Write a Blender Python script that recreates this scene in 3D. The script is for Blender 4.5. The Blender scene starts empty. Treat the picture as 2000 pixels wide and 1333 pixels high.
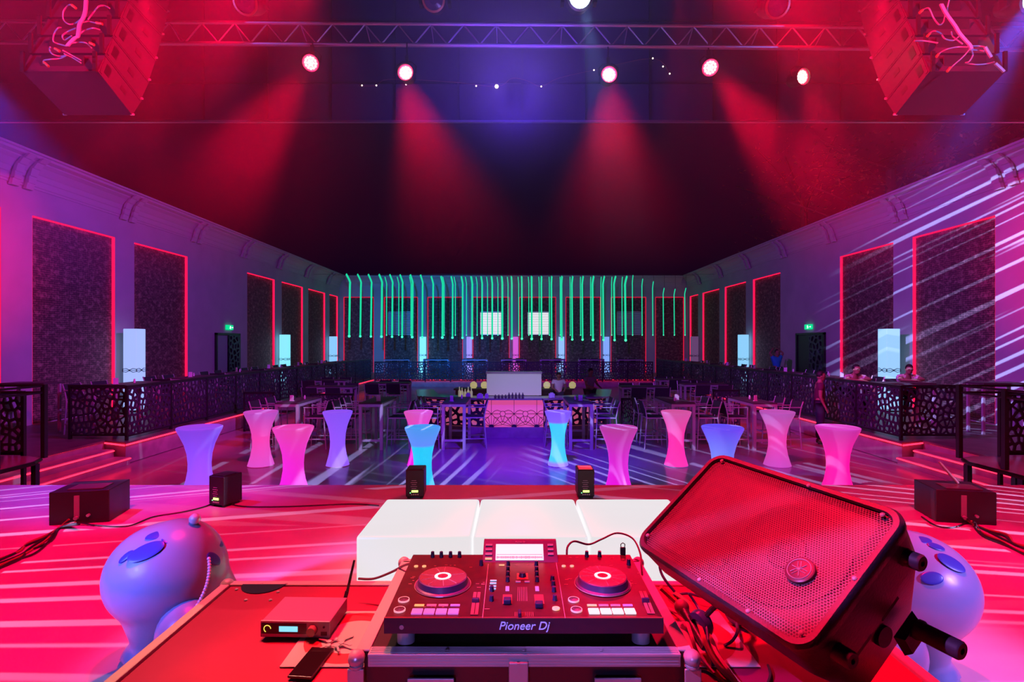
import bpy, bmesh, math, random
from mathutils import Vector, Matrix, Euler
PI = math.pi
sc = bpy.context.scene
COL = sc.collection
random.seed(7)
# ------------------------------------------------------------------ camera
CZ, F = 2.5, 1050.0            # camera height, focal length in pixels of a 2000 px wide frame
HX, HY = 1003.5, 670.7         # vanishing point of the hall
cd = bpy.data.cameras.new('camera'); cam = bpy.data.objects.new('camera', cd); COL.objects.link(cam)
cd.sensor_width = 36; cd.lens = F*36/2000; cd.clip_start = .05; cd.clip_end = 200
cd.shift_x = (1000-HX)/2000; cd.shift_y = (HY-666.5)/2000
cam.location = (0, 0, CZ); cam.rotation_euler = (PI/2, 0, 0); sc.camera = cam
sc.view_settings.view_transform = 'Standard'; sc.view_settings.look = 'None'
sc.view_settings.exposure = 0.0; sc.view_settings.gamma = 1.0; sc.view_settings.use_curve_mapping = False
cy = sc.cycles
cy.max_bounces = 4; cy.diffuse_bounces = 2; cy.glossy_bounces = 2; cy.transmission_bounces = 3
cy.volume_bounces = 0; cy.transparent_max_bounces = 6; cy.caustics_reflective = False; cy.caustics_refractive = False
cy.use_denoising = True; cy.sample_clamp_indirect = 2.0; cy.sample_clamp_direct = 8.0; cy.use_light_tree = True
def PX(px, py, Y):             # point seen at a pixel, at depth Y
    return Vector(((px-HX)/F*Y, Y, CZ-(py-HY)/F*Y))
# ------------------------------------------------------------------ night sky
w = bpy.data.worlds.new('night'); sc.world = w; w.use_nodes = True
w.node_tree.nodes['Background'].inputs[0].default_value = (.45, .05, .8, 1)
w.node_tree.nodes['Background'].inputs[1].default_value = .010
# ------------------------------------------------------------------ stage lamps and added fills
def spot(name, loc, tgt, col, power, angle, blend=.6, rad=.08, gobo=None):
    l = bpy.data.lights.new(name, 'SPOT'); o = bpy.data.objects.new(name, l); COL.objects.link(o)
    o.location = loc; l.color = col; l.energy = power; l.spot_size = math.radians(angle); l.spot_blend = blend
    l.shadow_soft_size = rad
    o.rotation_euler = (Vector(tgt)-Vector(loc)).to_track_quat('-Z', 'Y').to_euler()
    o['kind'] = 'helper'
    if gobo:
        ang, freq, lo, hi, dist, ulen = gobo
        l.use_nodes = True; nt = l.node_tree; N = nt.nodes; L = nt.links
        em = next(n for n in N if n.type == 'EMISSION')
        tc = N.new('ShaderNodeTexCoord'); sp = N.new('ShaderNodeSeparateXYZ'); L.new(tc.outputs['Normal'], sp.inputs[0])
        def m(op, a, b=None):
            n = N.new('ShaderNodeMath'); n.operation = op
            for i, v in enumerate((a, b)):
                if v is None: continue
                if isinstance(v, (int, float)): n.inputs[i].default_value = v
                else: L.new(v, n.inputs[i])
            return n.outputs[0]
        x = m('DIVIDE', sp.outputs[0], sp.outputs[2]); y = m('DIVIDE', sp.outputs[1], sp.outputs[2])
        ca, sa = math.cos(ang), math.sin(ang)
        u = m('ADD', m('MULTIPLY', x, ca), m('MULTIPLY', y, sa)); v = m('SUBTRACT', m('MULTIPLY', y, ca), m('MULTIPLY', x, sa))
        # lines bend a little along their length
        cb = N.new('ShaderNodeCombineXYZ'); L.new(m('MULTIPLY', u, 1.3), cb.inputs[0]); L.new(m('MULTIPLY', v, freq*.12), cb.inputs[1])
        nb = N.new('ShaderNodeTexNoise'); L.new(cb.outputs[0], nb.inputs['Vector']); nb.inputs['Scale'].default_value = 1.0; nb.inputs['Detail'].default_value = 0
        vv = m('ADD', m('MULTIPLY', v, freq), m('MULTIPLY', nb.outputs[0], dist))
        cc = N.new('ShaderNodeCombineXYZ'); L.new(vv, cc.inputs[1]); L.new(m('MULTIPLY', u, ulen), cc.inputs[0])
        n1 = N.new('ShaderNodeTexNoise'); L.new(cc.outputs[0], n1.inputs['Vector']); n1.inputs['Scale'].default_value = 1.0; n1.inputs['Detail'].default_value = 1.0
        mr = N.new('ShaderNodeMapRange'); mr.interpolation_type = 'SMOOTHSTEP'; L.new(n1.outputs[0], mr.inputs[0])
        mr.inputs[1].default_value = lo; mr.inputs[2].default_value = hi
        L.new(mr.outputs[0], em.inputs['Strength'])
    return o
RED = (1, .0, .035)
TY, TZ = 6.95, 6.25             # truss depth, bottom chord height
for px, py, tx, ty, pw in ((607, 128, -3.2, 2.6, 5000), (793, 145, .4, 2.7, 2400), (1189, 149, .5, 2.2, 2400), (1387, 133, 3.9, 3.2, 5500), (1565, 153, 2.4, 2.8, 1800)):
    p = PX(px, py, TY-.12)
    spot('par_beam', p+Vector((0, -.12, -.1)), (tx, ty, .78), RED, pw, 26, .9, .09)
spot('stage_wash', (-1.7, 3.2, 6.4), (-2.4, 3.6, .8), (1, .0, .08), 2400, 60, .9, .15)
spot('stage_wash', (1.6, 3.2, 6.4), (2.5, 3.6, .8), (1, .0, .08), 2400, 60, .9, .15)
spot('stage_wash', (-3.4, 3.2, 6.3), (-5.2, 6.0, 1), (1, .0, .08), 2000, 56, .9, .12)
spot('stage_wash', (3.4, 3.2, 6.3), (5.2, 6.0, 1), (1, .0, .08), 2000, 56, .9, .12)
spot('desk_wash', (-2.3, 3.1, 5.6), (-.75, 1.75, 1.55), (1, .42, .30), 1150, 19, .9, .2)  # warm white fill, added so the desk edges and sticker turn cream
spot('desk_wash', (-.6, 2.6, 6.2), (.25, 1.5, 1.8), (1, .006, .05), 4200, 36, .9, .2)
spot('stage_wash', (0, 7.9, 3.6), (0, 6.0, .78), (1, .0, .05), 420, 84, .9, .1)  # added low fill for the dark strip between cubes and stage edge
spot('shirt_fill', (6.0, 9.6, 6.2), (9.2, 13.5, 2.0), (.85, .55, 1), 260, 20, 1, .1)  # added fill to brighten the two seated people's shirts, not a fixture
spot('bar_fill', (.2, 9.6, 6.4), (.4, 15.2, 1.2), (.55, .45, 1), 700, 24, 1, .1)  # added fill that lifts the bar staff's shirts and the counter items
spot('desk_blue', (-.5, -1.6, 2.3), (-.02, 1.385, 1.62), (.35, .22, 1), 130, 22, .9, .1)
spot('desk_blue', (-3.6, .2, 3.0), (-1.9, 3, 1.2), (.12, .16, 1), 2300, 17, .9, .2)
spot('desk_blue', (4.4, .6, 3.0), (2.3, 2.9, 1.2), (.3, .2, 1), 1300, 30, .9, .2)
# wash over the dance floor, walls and far end
spot('floor_wash', (.2, 7.6, 6.1), (.3, 11.8, 0), (.12, .0, 1), 4200, 54, 1, .15)
spot('hall_wash', (1, 9.6, 6.4), (3, 32, 2.2), (.34, .03, 1), 3400, 42, 1, .2)
spot('hall_wash', (-3, 9.6, 6.4), (-6, 36, 3.0), (.0, .22, 1), 13000, 32, 1, .2)
for s in (-1, 1):
    spot('wall_wash', (s*.5, 9.6, 6.4), (s*12, 18, 3.2), (.50, .06, 1), 3000, 84, 1, .2)
    spot('wall_wash', (s*1.0, 9.5, 6.3), (s*12, 11.5, 3.0), (.70, .04, .9), 480, 80, 1, .2)
    spot('floor_red', (s*3.2, 7.6, 6.1), (s*7.5, 12, 0), (1, .0, .20), 1200, 66, 1, .15)
# red light drifting past the open sky side of the stage
spot('sky_beam', (-2.9, 5.6, 7.6), (-6.2, 10.5, 3.0), (1, .0, .05), 2800, 20, 1, .1)
spot('sky_beam', (2.9, 5.6, 7.6), (5.8, 10.5, 3.2), (1, .0, .02), 2800, 24, 1, .1)
for s in (-1, 1): spot('sky_beam', (s*3.85, 5.9, 7.5), (s*4.75, 6.5, 3.4), (1, .0, .04), 3000, 18, 1, .08)
spot('sky_beam', (-2.3, 6.2, 7.5), (-2.7, 6.4, 4.6), (1, 0, .03), 900, 24, 1, .08)
spot('sky_beam', (1.75, 5.4, 7.2), (1.75, 6.6, 2.0), (1, .0, .03), 900, 10, 1, .05)
# slow moving gobo heads that draw the pale streaks
GW = (.55, .45, 1)
spot('gobo_head', (-10.5, 3.2, 2.9), (-4.6, 4.6, .0), GW, 6500, 44, .4, .008, (PI/2, 40, .56, .61, 1.6, .5))
spot('gobo_head', (10.5, 3.0, 2.9), (4.8, 5.0, .0), GW, 6500, 44, .4, .008, (PI/2, 40, .56, .61, 1.6, .5))
spot('gobo_head', (-.6, 7.6, 6.1), (-3.2, 10.6, 0), (.5, .45, 1), 3600, 50, .5, .01, (.75, 24, .555, .62, 1.2, .6))
spot('gobo_head', (.6, 7.6, 6.1), (3.4, 11.0, 0), (.5, .45, 1), 3600, 56, .5, .01, (-.35, 30, .555, .62, 1.2, .6))
spot('gobo_head', (4.4, 9.6, 6.1), (12, 14.2, 3.1), (.36, .42, 1), 8000, 56, .5, .01, (.20, 42, .55, .61, 1.0, .5))
spot('gobo_head', (-2.6, .6, 4.6), (.8, 1.5, 2.0), (.6, .2, 1), 1300, 26, .5, .01, (.9, 14, .50, .62, 1.6, .3))
# ------------------------------------------------------------------ materials
MATS = {}
def mat(name, col=(.5, .5, .5), rough=.5, metal=0, emit=None, es=0, spec=.5, bump=None, noise=None, coat=0, noemit=False):
    if name in MATS: return MATS[name]
    m = bpy.data.materials.new(name); m.use_nodes = True; nt = m.node_tree; b = nt.nodes['Principled BSDF']
    b.inputs['Base Color'].default_value = (*col, 1); b.inputs['Roughness'].default_value = rough
    b.inputs['Metallic'].default_value = metal; b.inputs['Specular IOR Level'].default_value = spec
    b.inputs['Coat Weight'].default_value = coat
    if emit: b.inputs['Emission Color'].default_value = (*emit, 1); b.inputs['Emission Strength'].default_value = es
    tc = None
    if noise or bump: tc = nt.nodes.new('ShaderNodeTexCoord')
    if noise:
        sc_, c2, lo, hi = noise
        n = nt.nodes.new('ShaderNodeTexNoise'); n.inputs['Scale'].default_value = sc_; n.inputs['Detail'].default_value = 5
        nt.links.new(tc.outputs['Object'], n.inputs['Vector'])
        r = nt.nodes.new('ShaderNodeValToRGB'); r.color_ramp.elements[0].position = lo; r.color_ramp.elements[1].position = hi
        r.color_ramp.elements[0].color = (*col, 1); r.color_ramp.elements[1].color = (*c2, 1)
        nt.links.new(n.outputs[0], r.inputs[0]); nt.links.new(r.outputs[0], b.inputs['Base Color'])
    if bump:
        s2, st = bump
        n = nt.nodes.new('ShaderNodeTexNoise'); n.inputs['Scale'].default_value = s2; n.inputs['Detail'].default_value = 3
        nt.links.new(tc.outputs['Object'], n.inputs['Vector'])
        bp = nt.nodes.new('ShaderNodeBump'); bp.inputs['Strength'].default_value = st; bp.inputs['Distance'].default_value = .01
        nt.links.new(n.outputs[0], bp.inputs['Height']); nt.links.new(bp.outputs[0], b.inputs['Normal'])
    if noemit: m.cycles.emission_sampling = 'NONE'
    MATS[name] = m; return m
M_wall = mat('painted plaster', (.55, .52, .55), .8, bump=(9, .1), noise=(1.2, (.47, .45, .48), .3, .7))
M_corn = mat('cornice plaster', (.55, .52, .55), .7)
M_stage = mat('stage vinyl', (.50, .46, .46), .42, noise=(2.2, (.62, .57, .5), .42, .72), bump=(3, .15))
M_floor = mat('polished floor', (.30, .29, .32), .22, noise=(.9, (.38, .36, .38), .35, .7))
M_terr = mat('terrace boards', (.12, .10, .10), .4, noise=(3, (.18, .15, .14), .4, .7))
M_riser = mat('stone riser', (.42, .38, .38), .5, noise=(4, (.28, .25, .26), .35, .75))
M_black = mat('black metal', (.015, .015, .017), .4)
M_blackp = mat('black plastic', (.02, .02, .024), .38, bump=(180, .15))
M_lat = mat('cut dark panel', (.035, .02, .055), .4)
M_alu = mat('aluminium', (.75, .74, .76), .3, .55)
M_trussm = mat('truss aluminium', (.55, .54, .6), .38, 1)
M_alup = mat('painted silver', (.55, .55, .6), .35, .4)
M_mesh = mat('dark sling fabric', (.03, .03, .04), .6)
M_top = mat('dark table top', (.07, .06, .06), .55)
M_ply = mat('case laminate', (.28, .003, .05), .5, spec=.2, noise=(1.6, (.38, .01, .08), .4, .7))
M_white = mat('white satin', (.8, .8, .82), .35)
M_glass = mat('drinking glass', (.7, .75, .8), .08)
M_ledred = mat('red led', (.3, 0, 0), .5, emit=(1, .015, .05), es=4.5)
M_ledredf = mat('red led frame', (.05, 0, 0), .5, emit=(1, .004, .045), es=2.4)
M_green = mat('green led', (0, .1, .05), .5, emit=(.01, .72, .36), es=1.0, noemit=True)
def glow(name, col, s, base=(.6, .6, .6), samp=True, rough=.4):
    return mat(name, base, rough, emit=col, es=s, noemit=not samp)
def brick_mat():
    m = bpy.data.materials.new('split stone cladding'); m.use_nodes = True; nt = m.node_tree; b = nt.nodes['Principled BSDF']
    tc = nt.nodes.new('ShaderNodeTexCoord'); mp = nt.nodes.new('ShaderNodeMapping'); nt.links.new(tc.outputs['UV'], mp.inputs[0])
    br = nt.nodes.new('ShaderNodeTexBrick'); nt.links.new(mp.outputs[0], br.inputs['Vector'])
    br.inputs['Scale'].default_value = 1; br.inputs['Brick Width'].default_value = .14; br.inputs['Row Height'].default_value = .05
    br.inputs['Mortar Size'].default_value = .006; br.inputs['Color1'].default_value = (.20, .10, .11, 1); br.inputs['Color2'].default_value = (.10, .05, .06, 1)
    br.inputs['Mortar'].default_value = (.02, .015, .018, 1)
    n = nt.nodes.new('ShaderNodeTexNoise'); n.inputs['Scale'].default_value = 7; n.inputs['Detail'].default_value = 6; n.inputs['Roughness'].default_value = .7
    nt.links.new(mp.outputs[0], n.inputs['Vector'])
    r = nt.nodes.new('ShaderNodeValToRGB'); r.color_ramp.elements[0].position = .5; r.color_ramp.elements[1].position = .72
    nt.links.new(n.outputs[0], r.inputs[0])
    mx = nt.nodes.new('ShaderNodeMixRGB'); nt.links.new(r.outputs[0], mx.inputs[0]); nt.links.new(br.outputs[0], mx.inputs[1]); mx.inputs[2].default_value = (.40, .27, .24, 1)
    nt.links.new(mx.outputs[0], b.inputs['Base Color']); b.inputs['Roughness'].default_value = .75
    bp = nt.nodes.new('ShaderNodeBump'); bp.inputs['Strength'].default_value = .5; bp.inputs['Distance'].default_value = .03
    nt.links.new(n.outputs[0], bp.inputs['Height']); nt.links.new(bp.outputs[0], b.inputs['Normal'])
    return m
M_brick = brick_mat()
# ------------------------------------------------------------------ mesh helpers
class MB:
    def __init__(s): s.v = []; s.f = []; s.uv = None
    def add(s, vs, fs, M=None):
        k = len(s.v)
        for p in vs:
            p = Vector(p); s.v.append(tuple(M @ p) if M is not None else tuple(p))
        s.f += [tuple(i+k for i in f) for f in fs]; return s
    def box(s, c, d, M=None, bev=0):
        x, y, z = d[0]/2, d[1]/2, d[2]/2
        if bev <= 0:
            vs = [(c[0]+a*x, c[1]+b*y, c[2]+e*z) for a in (-1, 1) for b in (-1, 1) for e in (-1, 1)]
            return s.add(vs, [(0, 1, 3, 2), (4, 6, 7, 5), (0, 4, 5, 1), (2, 3, 7, 6), (0, 2, 6, 4), (1, 5, 7, 3)], M)
        bm = bmesh.new(); bmesh.ops.create_cube(bm, size=1)
        for v in bm.verts: v.co = Vector((v.co.x*d[0], v.co.y*d[1], v.co.z*d[2]))
        bmesh.ops.bevel(bm, geom=bm.edges[:], offset=bev, segments=3, affect='EDGES', profile=.5)
        bm.verts.index_update()
        s.add([v.co+Vector(c) for v in bm.verts], [[v.index for v in f.verts] for f in bm.faces], M); bm.free(); return s
    def hexa(s, b, t, M=None):       # 4 bottom + 4 top corners
        return s.add(list(b)+list(t), [(3, 2, 1, 0), (4, 5, 6, 7), (0, 1, 5, 4), (1, 2, 6, 5), (2, 3, 7, 6), (3, 0, 4, 7)], M)
    def cyl(s, a, b, r, n=10, r2=None, M=None, cap=True):
        a, b = Vector(a), Vector(b); d = (b-a); q = d.to_track_quat('Z', 'Y').to_matrix(); r2 = r if r2 is None else r2
        vs = [a+q @ Vector((r*math.cos(2*PI*i/n), r*math.sin(2*PI*i/n), 0)) for i in range(n)] + [b+q @ Vector((r2*math.cos(2*PI*i/n), r2*math.sin(2*PI*i/n), 0)) for i in range(n)]
        fs = [(i, (i+1) % n, n+(i+1) % n, n+i) for i in range(n)]
        if cap: fs += [tuple(range(n-1, -1, -1)), tuple(range(n, 2*n))]
        return s.add(vs, fs, M)
    def lathe(s, prof, n=24, M=None, cap=True):
        vs = []; fs = []
        for r, z in prof: vs += [(r*math.cos(2*PI*i/n), r*math.sin(2*PI*i/n), z) for i in range(n)]
        for k in range(len(prof)-1):
            for i in range(n): fs.append((k*n+i, k*n+(i+1) % n, (k+1)*n+(i+1) % n, (k+1)*n+i))
        if cap: fs += [tuple(range(n-1, -1, -1)), tuple(range((len(prof)-1)*n, len(prof)*n))]
        return s.add(vs, fs, M)
    def tube(s, pts, r, n=6, M=None, smooth=0):
        pts = [Vector(p) for p in pts]
        if smooth: pts = crom(pts, smooth)
        rings = []; up = Vector((.13, .21, .97))
        for i, p in enumerate(pts):
            t = (pts[min(i+1, len(pts)-1)]-pts[max(i-1, 0)]).normalized()
            a = t.cross(up)
            if a.length < 1e-3: a = t.cross(Vector((1, 0, 0)))
            a.normalize(); b = t.cross(a).normalized(); up = -b if b.dot(up) < 0 else b
            a = t.cross(up).normalized(); b = up
            rings.append([p+a*r*math.cos(2*PI*k/n)+b*r*math.sin(2*PI*k/n) for k in range(n)])
        vs = [q for g in rings for q in g]; m = len(rings)
        fs = [(i*n+k, i*n+(k+1) % n, (i+1)*n+(k+1) % n, (i+1)*n+k) for i in range(m-1) for k in range(n)]
        fs += [tuple(range(n-1, -1, -1)), tuple(range((m-1)*n, m*n))]
        return s.add(vs, fs, M)
    def prism(s, poly, z0, z1, M=None):
        n = len(poly); vs = [(x, y, z0) for x, y in poly]+[(x, y, z1) for x, y in poly]
        fs = [tuple(range(n-1, -1, -1)), tuple(range(n, 2*n))]+[(i, (i+1) % n, n+(i+1) % n, n+i) for i in range(n)]
        return s.add(vs, fs, M)
    def ball(s, c, r, n=12, sc=(1, 1, 1), M=None):
        vs = []; fs = []; h = n//2
        for j in range(h+1):
            t = PI*j/h
            for i in range(n):
                a = 2*PI*i/n; vs.append((c[0]+r*sc[0]*math.sin(t)*math.cos(a), c[1]+r*sc[1]*math.sin(t)*math.sin(a), c[2]+r*sc[2]*math.cos(t)))
        for j in range(h):
            for i in range(n):
                fs.append((j*n+i, (j+1)*n+i, (j+1)*n+(i+1) % n, j*n+(i+1) % n))
        return s.add(vs, fs, M)
    def mesh(s, name, m=None, smooth=False):
        me = bpy.data.meshes.new(name); me.from_pydata(s.v, [], s.f); me.validate()
        bm = bmesh.new(); bm.from_mesh(me); bmesh.ops.remove_doubles(bm, verts=bm.verts[:], dist=1e-6)
        bmesh.ops.recalc_face_normals(bm, faces=bm.faces[:]); bm.to_mesh(me); bm.free()
        if m: me.materials.append(m)
        if smooth:
            me.polygons.foreach_set('use_smooth', [True]*len(me.polygons))
            try: me.set_sharp_from_angle(angle=math.radians(38))
            except Exception: pass
        return me
def crom(P, k):
    out = []; n = len(P)
    for i in range(n-1):
        a, b, c, d = P[max(i-1, 0)], P[i], P[i+1], P[min(i+2, n-1)]
        for j in range(k):
            t = j/k
            out.append(.5*((2*b)+(c-a)*t+(2*a-5*b+4*c-d)*t*t+(3*b-3*c+d-a)*t**3))
    out.append(P[-1]); return out
def obj(name, mb, m=None, parent=None, smooth=False, loc=None, rot=None):
    me = mb.mesh(name, m, smooth) if isinstance(mb, MB) else mb
    o = bpy.data.objects.new(name, me); COL.objects.link(o)
    if parent: o.parent = parent
    if loc is not None: o.location = loc
    if rot is not None: o.rotation_euler = rot
    return o
def tag(o, label, cat, group=None, kind=None):
    if label: o['label'] = label
    if cat: o['category'] = cat
    if group: o['group'] = group
    if kind: o['kind'] = kind
    return o
def thing(name, label, cat, loc=(0, 0, 0), rz=0, group=None):
    o = bpy.data.objects.new(name, None); COL.objects.link(o); o.location = loc; o.rotation_euler = (0, 0, rz)
    o.empty_display_size = .1
    return tag(o, label, cat, group)
def struct(name, mb, m, label=None, parent=None, cat=None):
    o = obj(name, mb, m, parent); o['kind'] = 'structure'
    if label: o['label'] = label; o['category'] = cat or name.split('_')[0]
    return o
def kids(o): return [c for c in COL.objects if c.parent == o]
def dup(o, loc, rz=0, label=None, group=None, tree=None):
    r = o.copy(); COL.objects.link(r); r.location = loc; r.rotation_euler = (0, 0, rz)
    if label: r['label'] = label
    if group: r['group'] = group
    def rec(src, dst):
        for ch in tree[src]:
            c = ch.copy(); COL.objects.link(c); c.parent = dst; rec(ch, c)
    rec(o, r); return r
def subtree(o):
    t = {}
    allo = list(COL.objects)
    def rec(x):
        t[x] = [c for c in allo if c.parent == x]
        for c in t[x]: rec(c)
    rec(o); return t
def text(s, size, m, parent, loc, rot, ext=.001, shear=0, align='CENTER', name='lettering'):
    c = bpy.data.curves.new(name, 'FONT'); c.body = s; c.size = size; c.extrude = ext; c.shear = shear; c.align_x = align; c.align_y = 'CENTER'
    q = bpy.data.objects.new(name+'_tmp', c); COL.objects.link(q); bpy.context.view_layer.update()
    me = bpy.data.meshes.new_from_object(q.evaluated_get(bpy.context.evaluated_depsgraph_get())); bpy.data.objects.remove(q); me.name = name
    me.materials.clear(); me.materials.append(m); o = bpy.data.objects.new(name, me); COL.objects.link(o); o.parent = parent; o.location = loc; o.rotation_euler = rot
    return o
NUM = ['one', 'two', 'three', 'four', 'five', 'six', 'seven', 'eight', 'nine', 'ten', 'eleven', 'twelve', 'thirteen', 'fourteen', 'fifteen', 'sixteen', 'seventeen', 'eighteen', 'nineteen', 'twenty', 'twenty-one', 'twenty-two', 'twenty-three', 'twenty-four', 'twenty-five', 'twenty-six', 'twenty-seven', 'twenty-eight']
ORD = ['nearest', 'second', 'third', 'fourth', 'fifth', 'sixth', 'seventh', 'eighth', 'ninth', 'tenth', 'eleventh', 'twelfth']
# ------------------------------------------------------------------ the setting
XW, YB, ZT = 12.0, 37.0, 7.1       # side wall distance, far wall, top of wall
TZT = .46                          # terrace height
SZ = .78                           # stage height
SY = 6.513                         # stage edge
struct('floor', MB().box((0, 15.3, -.1), (26, 44, .2)), M_floor, 'polished dance floor between stage and bar')
struct('floor_stage', MB().box((0, 1.25, SZ/2), (23.9, 2*(SY-1.25), SZ), bev=0), M_stage, 'vinyl covered stage floor under red light')
for s, nm in ((-1, 'left'), (1, 'right')):
    poly = [(s*12, 6.9), (s*8.6, 6.9), (s*8.6, 11.3), (s*8.0, 11.08), (s*8.0, 30.6), (s*12, 30.6)]
    struct('floor_terrace_'+nm, MB().prism(poly if s > 0 else poly[::-1], .012, TZT-.04), M_riser, 'raised terrace along the %s wall' % nm)
    p2 = [(s*12, 6.9), (s*8.57, 6.9), (s*8.57, 11.27), (s*7.97, 11.04), (s*7.97, 30.57), (s*12, 30.57)]
    struct('floor_terrace_boards_'+nm, MB().prism(p2 if s > 0 else p2[::-1], TZT-.04, TZT), M_terr, 'terrace boards along the %s wall' % nm)
    # inner flight of steps
    for k in range(2):
        st = MB().box((s*(8.6-.17-.34*k), 9.6, (TZT-.153*(k+1))/2), (.34, 3.0, TZT-.153*(k+1)-.004))
        o = struct('trim_%d' % (40+k+(0 if s < 0 else 2)), st, M_riser, '%s step down from the %s terrace' % (('upper', 'lower')[k], nm))
    nz = MB()
    for k in range(3):
        z = TZT-.02-.153*k; x = s*(8.6-.34*k-.012)
        nz.box((x, 9.6, z-.012), (.014, 3.0, .022))
    t = obj('step_light_strip', nz, M_ledred)
    tag(t, 'red LED nosing strips on the steps beside the %s terrace corner' % nm, 'light strip')
struct('floor_terrace_back', MB().box((0, 33.8, (TZT-.03)/2), (24, 6.4, TZT-.04)), M_riser, 'raised terrace along the far wall')
struct('floor_terrace_boards_back', MB().box((0, 33.78, TZT-.02), (24, 6.44, .04)), M_terr, 'terrace boards along the far wall')
for s, nm in ((-1, 'left'), (1, 'right')):
    x = s*(XW+.15)
    wl = MB().box((s*(XW+.25), 17.5, ZT/2), (.26, 41, ZT))
    ops = [(13.4+3.6*k, min(13.4+3.6*k+2.78, YB-.35)) for k in (-2, -1, 0, 1, 3, 4, 5, 6)]; ys = [-3]+[v for o_ in ops for v in o_]+[YB+.3]
    for i in range(0, len(ys), 2): wl.box((s*(XW+.065), (ys[i]+ys[i+1])/2, 5.69/2), (.13, ys[i+1]-ys[i], 5.69))
    wl.box((s*(XW+.065), 17.15, (5.69+ZT)/2), (.13, 40.3, ZT-5.69))
    struct('wall_'+nm, wl, M_wall, 'tall plastered wall with stone inlays on the %s' % nm)
BX = [(671, 730), (750, 816), (835, 904), (923, 995), (1014, 1086), (1105, 1173), (1193, 1262), (1280, 1336)]
wb = MB().box((0, YB+.25, ZT/2), (24.3, .26, ZT)); xs_ = [-XW-.1]+[(v-HX)*YB/F for o_ in BX for v in o_]+[XW+.1]
for i in range(0, len(xs_), 2): wb.box(((xs_[i]+xs_[i+1])/2, YB+.065, 5.69/2), (xs_[i+1]-xs_[i], .13, 5.69))
wb.box((0, YB+.065, (5.69+ZT)/2), (24.2, .13, ZT-5.69))
struct('wall_back', wb, M_wall, 'far plastered wall behind the hanging green strings')
# cove cornice
def cornice(name, a, b, inn, label):
    a, b, inn = Vector(a), Vector(b), Vector(inn)
    prof = [(0, 6.35), (.03, 6.35), (.03, 6.40), (.05, 6.42), (.06, 6.56), (.08, 6.58), (.11, 6.70), (.13, 6.72), (.24, 6.86), (.34, 6.93), (.34, 6.96), (.46, 7.0), (.46, 7.06), (.52, 7.07), (.52, 7.12), (0, 7.12)]
    n = len(prof); vs = [p+inn*d+Vector((0, 0, z)) for p in (a, b) for d, z in prof]
    fs = [(i, (i+1) % n, n+(i+1) % n, n+i) for i in range(n)]+[tuple(range(n)), tuple(range(2*n-1, n-1, -1))]
    return struct(name, MB().add(vs, fs), M_corn, label)
cl = cornice('trim_1', (-XW, -3, 0), (-XW, YB, 0), (1, 0, 0), 'curved cove cornice along the left wall')
cr = cornice('trim_2', (XW, -3, 0), (XW, YB, 0), (-1, 0, 0), 'curved cove cornice along the right wall')
cb = cornice('trim_3', (-XW+.5, YB, 0), (XW-.5, YB, 0), (0, -1, 0), 'cove cornice along the far wall')
def bracket(parent, x, y, s):
    mb = MB()
    for dy in (-.19, .19):
        pts = [(.04, 6.30), (.10, 6.45), (.14, 6.62), (.22, 6.80), (.36, 6.93), (.50, 7.0)]
        for i in range(len(pts)-1):
            (d0, z0), (d1, z1) = pts[i], pts[i+1]
            mb.hexa([(x-s*d0, y+dy-.1, z0-.03), (x-s*(d0+.09), y+dy-.1, z0-.03), (x-s*(d0+.09), y+dy+.1, z0-.03), (x-s*d0, y+dy+.1, z0-.03)],
                    [(x-s*d1, y+dy-.1, z1), (x-s*(d1+.07), y+dy-.1, z1), (x-s*(d1+.07), y+dy+.1, z1), (x-s*d1, y+dy+.1, z1)])
    o = obj('bracket', mb, M_corn, parent)
for k in range(-2, 7):
    y = 13.0+3.6*k
    bracket(cl, -XW, y, -1); bracket(cr, XW, y, 1)
# stone inlays with red light frames
def uvbox(c, d, axis):
    mb = MB().box(c, d); return mb
def inlay(idx, axis, s, a, b, z0, z1, where, k):
    # axis 'x': on a side wall, a..b along Y;  axis 'y': on the far wall, a..b along X
    if axis == 'x':
        mb = MB().box((s*(XW+.105), (a+b)/2, (z0+z1)/2), (.03, b-a, z1-z0))
    else: mb = MB().box(((a+b)/2, YB+.105, (z0+z1)/2), (b-a, .03, z1-z0))
    o = struct('trim_%d' % idx, mb, M_brick, '%s stone inlay %s' % (k, where))
    me = o.data; uv = me.uv_layers.new(name='uv')
    for lp in me.loops:
        c = me.vertices[lp.vertex_index].co; uv.data[lp.index].uv = ((c.y if axis == 'x' else c.x)*.9, c.z*.9)
    w_, th = .014, .08
    fr = MB()
    if axis != 'x': w_, th = .03, .08
    for (u0, u1, v0, v1) in ((a, b, z1-w_, z1), (a, a+w_, z0, z1-w_), (b-w_, b, z0, z1-w_)):
        if axis == 'x': fr.box((s*(XW+.05), (u0+u1)/2, (v0+v1)/2), (th, u1-u0, v1-v0))
        else: fr.box(((u0+u1)/2, YB+.05, (v0+v1)/2), (u1-u0, th, v1-v0))
    f = obj('led_frame', fr, M_ledredf if axis == 'x' else mat('red led frame far', (.3, 0, 0), .5, emit=(1, .01, .06), es=.8))
    tag(f, 'red LED frame around the %s stone inlay %s' % (k, where), 'light strip')
idx = 5
for s, nm in ((-1, 'left'), (1, 'right')):
    n = 0
    for k in (-2, -1, 0, 1, 3, 4, 5, 6):
        a = 13.4+3.6*k; b = min(a+2.78, YB-.35)
        inlay(idx, 'x', s, a, b, TZT+.02, 5.68, 'on the %s wall' % nm, ORD[n]+(' from the stage' if n else ' the stage')); idx += 1; n += 1
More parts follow.
